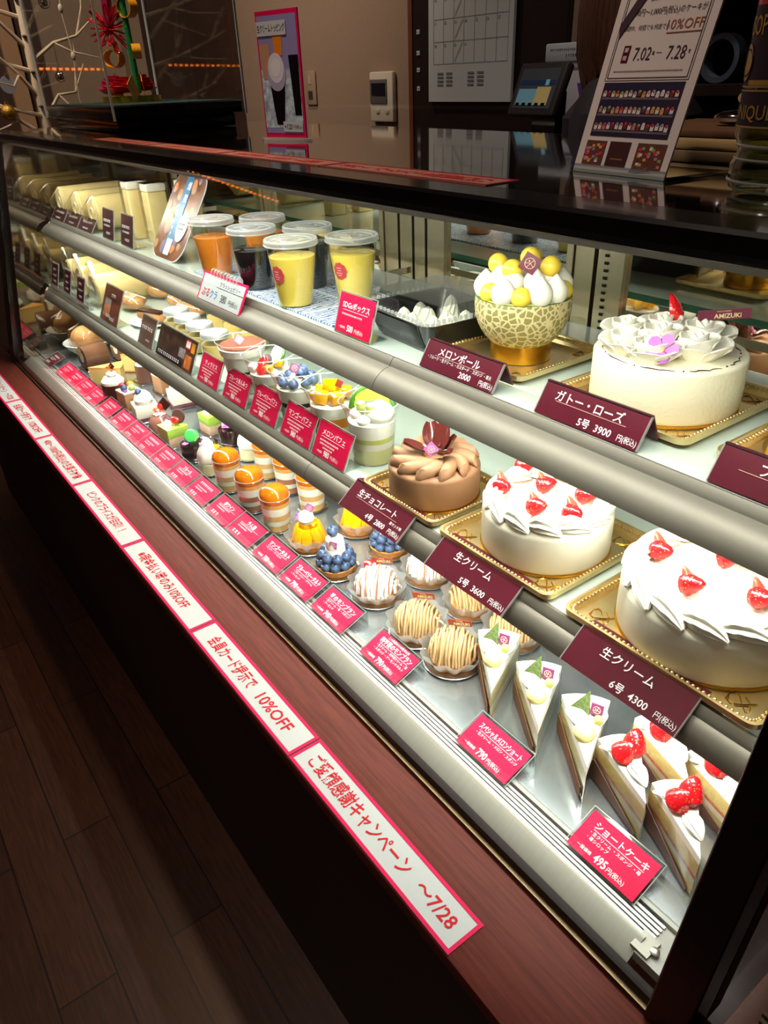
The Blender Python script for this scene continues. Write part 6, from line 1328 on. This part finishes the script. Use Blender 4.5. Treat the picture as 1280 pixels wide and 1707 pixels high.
def person():
    t = thing('person', 'person with long brown hair in purple and dark top behind the counter', 'person', (-.995, 1.320, 0), R(110))
    J = {'pelvis': (0, 0, .82, .105, .085), 'waist': (0, 0, .95, .10, .08), 'chest': (0, .0, 1.10, .125, .09), 'neckb': (0, .0, 1.225, .055, .05), 'neck': (0, -.006, 1.275, .046, .046), 'skull0': (0, -.018, 1.335, .070, .076), 'skull': (0, -.014, 1.40, .074, .088)}
    E_ = [('pelvis', 'waist'), ('waist', 'chest'), ('chest', 'neckb'), ('neckb', 'neck'), ('neck', 'skull0'), ('skull0', 'skull')]
    for s, n in ((-1, 'l'), (1, 'r')):
        J['sh' + n] = (s * .155, .0, 1.185, .052, .050); J['el' + n] = (s * .180, .005, .94, .040, .038); J['wr' + n] = (s * .178, -.04, .72, .026, .024); J['pm' + n] = (s * .175, -.055, .645, .018, .032)
        J['hip' + n] = (s * .085, 0, .76, .085, .085); J['kn' + n] = (s * .085, -.01, .43, .055, .055); J['an' + n] = (s * .085, .01, .08, .036, .038); J['to' + n] = (s * .09, -.13, .03, .036, .026)
        E_ += [('chest', 'sh' + n), ('sh' + n, 'el' + n), ('el' + n, 'wr' + n), ('wr' + n, 'pm' + n), ('pelvis', 'hip' + n), ('hip' + n, 'kn' + n), ('kn' + n, 'an' + n), ('an' + n, 'to' + n)]
        for f in range(5):
            dy = -.078 + .014 * f if f < 4 else -.092; L = (.066, .076, .072, .056, .045)[f]
            a, b_ = 'f%s%da' % (n, f), 'f%s%db' % (n, f)
            J[a] = (s * .172, dy, .645 - (L * .55 if f < 4 else .008), .0085, .0085); J[b_] = (s * .160, dy - .004, .645 - (L if f < 4 else .040), .0072, .0072); E_ += [('pm' + n, a), (a, b_)]
    keys = list(J); me = bpy.data.meshes.new('body'); me.from_pydata([J[k][:3] for k in keys], [(keys.index(a), keys.index(b)) for a, b in E_], [])
    o = bpy.data.objects.new('body', me); COL.objects.link(o); o.parent = t
    o.modifiers.new('skin', 'SKIN'); sv = me.skin_vertices[0].data
    for i, k in enumerate(keys): sv[i].radius = J[k][3:5]
    sv[0].use_root = True; o.modifiers.new('sub', 'SUBSURF').levels = 2; o.modifiers['sub'].render_levels = 2
    me.materials.append(mat('skin', (206, 158, 132), .5))
    M_top = mat('dark work top', (30, 24, 32), .8)
    b = MB(); b.lathe([(.135, .80), (.125, .95), (.145, 1.10), (.15, 1.17), (.105, 1.215), (.064, 1.238), (.05, 1.235)], M_top, n=36, sx=1.12, sy=.82, cap=False); b.build('work_top', t)
    for s in (-1, 1):
        b = MB(); b.tube([(s * .13, 0, 1.19), (s * .165, -.002, 1.165), (s * .180, .0, 1.03), (s * .186, .003, .93), (s * .181, -.036, .735)], [.058, .060, .052, .047, .036], M_top, 14); b.build('sleeve', t)
        b = MB(); b.tube([(s * .075, 0, .84), (s * .088, -.004, .62), (s * .086, -.008, .43), (s * .085, .008, .10)], [.098, .092, .066, .055], mat('dark trousers', (26, 24, 30), .8), 14); b.build('trouser_leg', t)
        b = MB(); b.rbox((s * .087, -.055, .034), (.085, .22, .062), .022, M_black); b.build('shoe', t)
    b = MB(); b.lathe([(.066, 1.205), (.074, 1.225), (.062, 1.25), (.052, 1.262)], mat('purple neckerchief', (112, 70, 150), .7), n=32, cap=False); b.prism([(-.05, 0), (.05, 0), (0, -.13)], -.004, .004, mat('purple neckerchief', (112, 70, 150), .7), MT(0, .092, 1.225) @ MR(R(82), 'X')); b.build('neckerchief', t)
    # face, facing local -y
    b = MB(); M_hair = mat('brown hair', (72, 42, 28), .5, var=.35, vs=60, bump=.5, bs=90, stretch=(6, 6, .4)); b.lathe([(0, 0), (.010, .004), (.008, .022), (0, .034)], MATS['skin'], n=12, M=MT(0, -.103, 1.325)); b.build('nose', t)
    for s in (-1, 1):
        MB().ball((0, 0, 0), .011, M_letter, 12, .7).ball((0, -.006, 0), .006, M_ink, 8).build('eye', t, (s * .030, -.092, 1.362)); MB().ball((0, 0, 0), .016, MATS['skin'], 12, 1.5, sx=.4).build('ear', t, (s * .076, -.01, 1.345))
        MB().tube([(s * .016, -.101, 1.383), (s * .03, -.100, 1.387), (s * .044, -.092, 1.383)], .003, M_hair, 5).build('eyebrow', t)
    MB().tube([(-.022, -.094, 1.297), (0, -.100, 1.295), (.022, -.094, 1.297)], [.003, .006, .003], mat('lips', (176, 90, 86), .4), 8).build('mouth', t)
    b = MB()
    for q in range(40):
        a = R(-20 + 220 * q / 39); c, s_ = math.cos(a), math.sin(a); b.tube([(.01 * c, .01 * s_, 1.487), (.055 * c, .060 * s_ + .0, 1.465), (.086 * c, .098 * s_, 1.40), (.090 * c, .104 * s_, 1.33), (.084 * c, .100 * s_ + .004, 1.27), (.074 * c, .088 * s_ + .006, 1.225 + .02 * math.sin(q * 1.7))], [.010, .015, .016, .015, .013, .006], M_hair, 6)
    b.lathe([(.088, 1.40), (.082, 1.44), (.060, 1.475), (0, 1.492)], M_hair, n=30, sy=1.08, cap=False); b.build('hair', t)
    return t
person()

# ================================================================ birch tree decoration in the far corner
t = thing('birch_tree', 'white decorative birch tree with bare branches left of the showcase', 'tree', (-3.0, .767, 0)); M_birch = mat('pale birch bark', (212, 190, 158), .7, var=.2, vs=14)
b = MB(); b.tube([(.006 * math.sin(i * 1.3), .004 * math.cos(i), .02 + i * .13) for i in range(16)], [.024 - .0009 * i for i in range(16)], M_birch, 12)
for i in range(14): b.ball((.018, -.010, .5 + i * .10), .008, mat('bark knot', (74, 54, 44), .8), 8, .6)
b.build('trunk', t); MB().lathe([(0, 0), (.13, 0), (.13, .02), (.03, .035), (0, .035)], M_black, n=36).build('stand', t)
rr = random.Random(12)
for k, (z, dy, dz) in enumerate(((1.10, -.26, .16), (1.17, -.34, .10), (1.22, -.16, .22), (1.30, -.36, .13), (1.36, -.24, .26), (1.45, -.34, .12), (1.16, .16, .16), (1.33, .22, .12), (1.50, .2, .2), (1.55, -.2, .2))):
    b = MB(); wv = lambda: rr.uniform(-.02, .02); P = [(0, 0, z), (.02, dy * .35, z + dz * .4 + wv()), (.03, dy * .7, z + dz * .6 + wv()), (.02, dy, z + dz)]; b.tube(P, [.008, .0055, .004, .0018], M_birch, 7)
    b.tube([P[1], (.05, dy * .55, z + dz * .25 + wv()), (.06, dy * .95, z + dz * .2 + wv())], [.004, .003, .0013], M_birch, 6); b.tube([P[2], (0, dy * .9, z + dz * 1.2 + wv()), (-.01, dy * .95, z + dz * 1.6 + wv())], [.0035, .0025, .0012], M_birch, 6); b.build('branch', t)
def hang(name, lb, c, r, m, flat=False):
    o = thing(name, lb, 'ornament', c, 0, 'ornaments hanging on the birch tree')
    (MB().lathe([(0, -.002), (r, -.002), (r, .002), (0, .002)], m, n=30, M=MR(R(90), 'Y')) if flat else MB().ball((0, 0, 0), r, m, 22)).build('ornament_body', o); MB().lathe([(.006, 0), (.006, .008), (0, .009)], M_steel, (0, 0, r - .001), 12).tube([(0, 0, r + .006), (0, 0, r + .07)], .0012, M_steel, 5).build('hanger', o)
M_sil = mat('silver bauble', (220, 216, 210), .08, 1.)
hang('silver_bauble', 'silver bauble low on the right of the birch trunk', (-2.98, .842, 1.285), .017, M_sil); hang('silver_bauble', 'silver bauble at the top edge above the other one', (-2.98, .842, 1.492), .018, M_sil)
hang('grey_disc', 'flat pale grey round ornament on the left branches', (-2.97, .668, 1.267), .026, mat('pale grey disc', (150, 146, 150), .5), True); hang('gold_bauble', 'glittering gold bauble low on the left branches', (-2.97, .646, 1.188), .024, mat('gold glitter', (196, 150, 60), .35, .8, var=.5, vs=260, bump=1., bs=300))
t = thing('fairy_string', 'pale cord of tiny lights hanging beside the birch trunk', 'string lights', (-2.89, .86, 1.10)); b = MB(); b.tube([(0, .0, .55), (.0, .012, .46), (0, .004, .36), (0, .012, .25), (0, .002, .12), (0, .02, .0)], .0022, M_birch, 6); b.build('cord', t)
for z, y in ((.37, .004), (.24, .012), (.08, .008)): MB().ball((0, y, z), .008, mat('clear bulb', (226, 210, 180), .2), 10, 1.6).build('bulb', t)

# ================================================================ bag at the right end of the ledge
t = thing('shoulder_bag', 'black bag with zip and brown trim beside the right post', 'bag', (.03, .300, .5304)); M_bagb = mat('black bag fabric', (14, 12, 16), .7, bump=.2, bs=200)
MB().rbox((.012, .0, .115), (.215, .125, .23), .03, M_bagb, None, 4).build('bag_body', t)
MB().rbox((-.088, 0, .215), (.020, .135, .022), .006, mat('brown bag trim', (112, 70, 62), .6)).build('trim_strip', t)
b = MB()
for i in range(26): b.box((-.082 - .001 * (i % 2), -.062 + i * .005, .2285), (.006, .0026, .003), mat('dark brass zip', (120, 108, 80), .35, .9))
b.build('zip', t)

# ================================================================ amber string lights along the left wall of the aisle (seen mirrored in the glass)
t = thing('amber_string_lights', 'string of tiny amber lights along the dark wall, mirrored in the showcase glass', 'string lights', (XL + .03, 0, 1.0)); M_amb = mat('amber bulb', (255, 120, 30), .4, emit=9.)
MB().tube([(0, .2 - i * .02, .335 - .0006 * i + .006 * math.sin(i * .8)) for i in range(81)], .0025, M_black, 5).build('cord', t)
for k in range(54): MB().ball((.006, .19 - k * .0295, .333 - .0009 * k), .006, M_amb, 8).build('bulb', t)

# ================================================================ clean up the lettering source
bpy.data.objects.remove(_to)
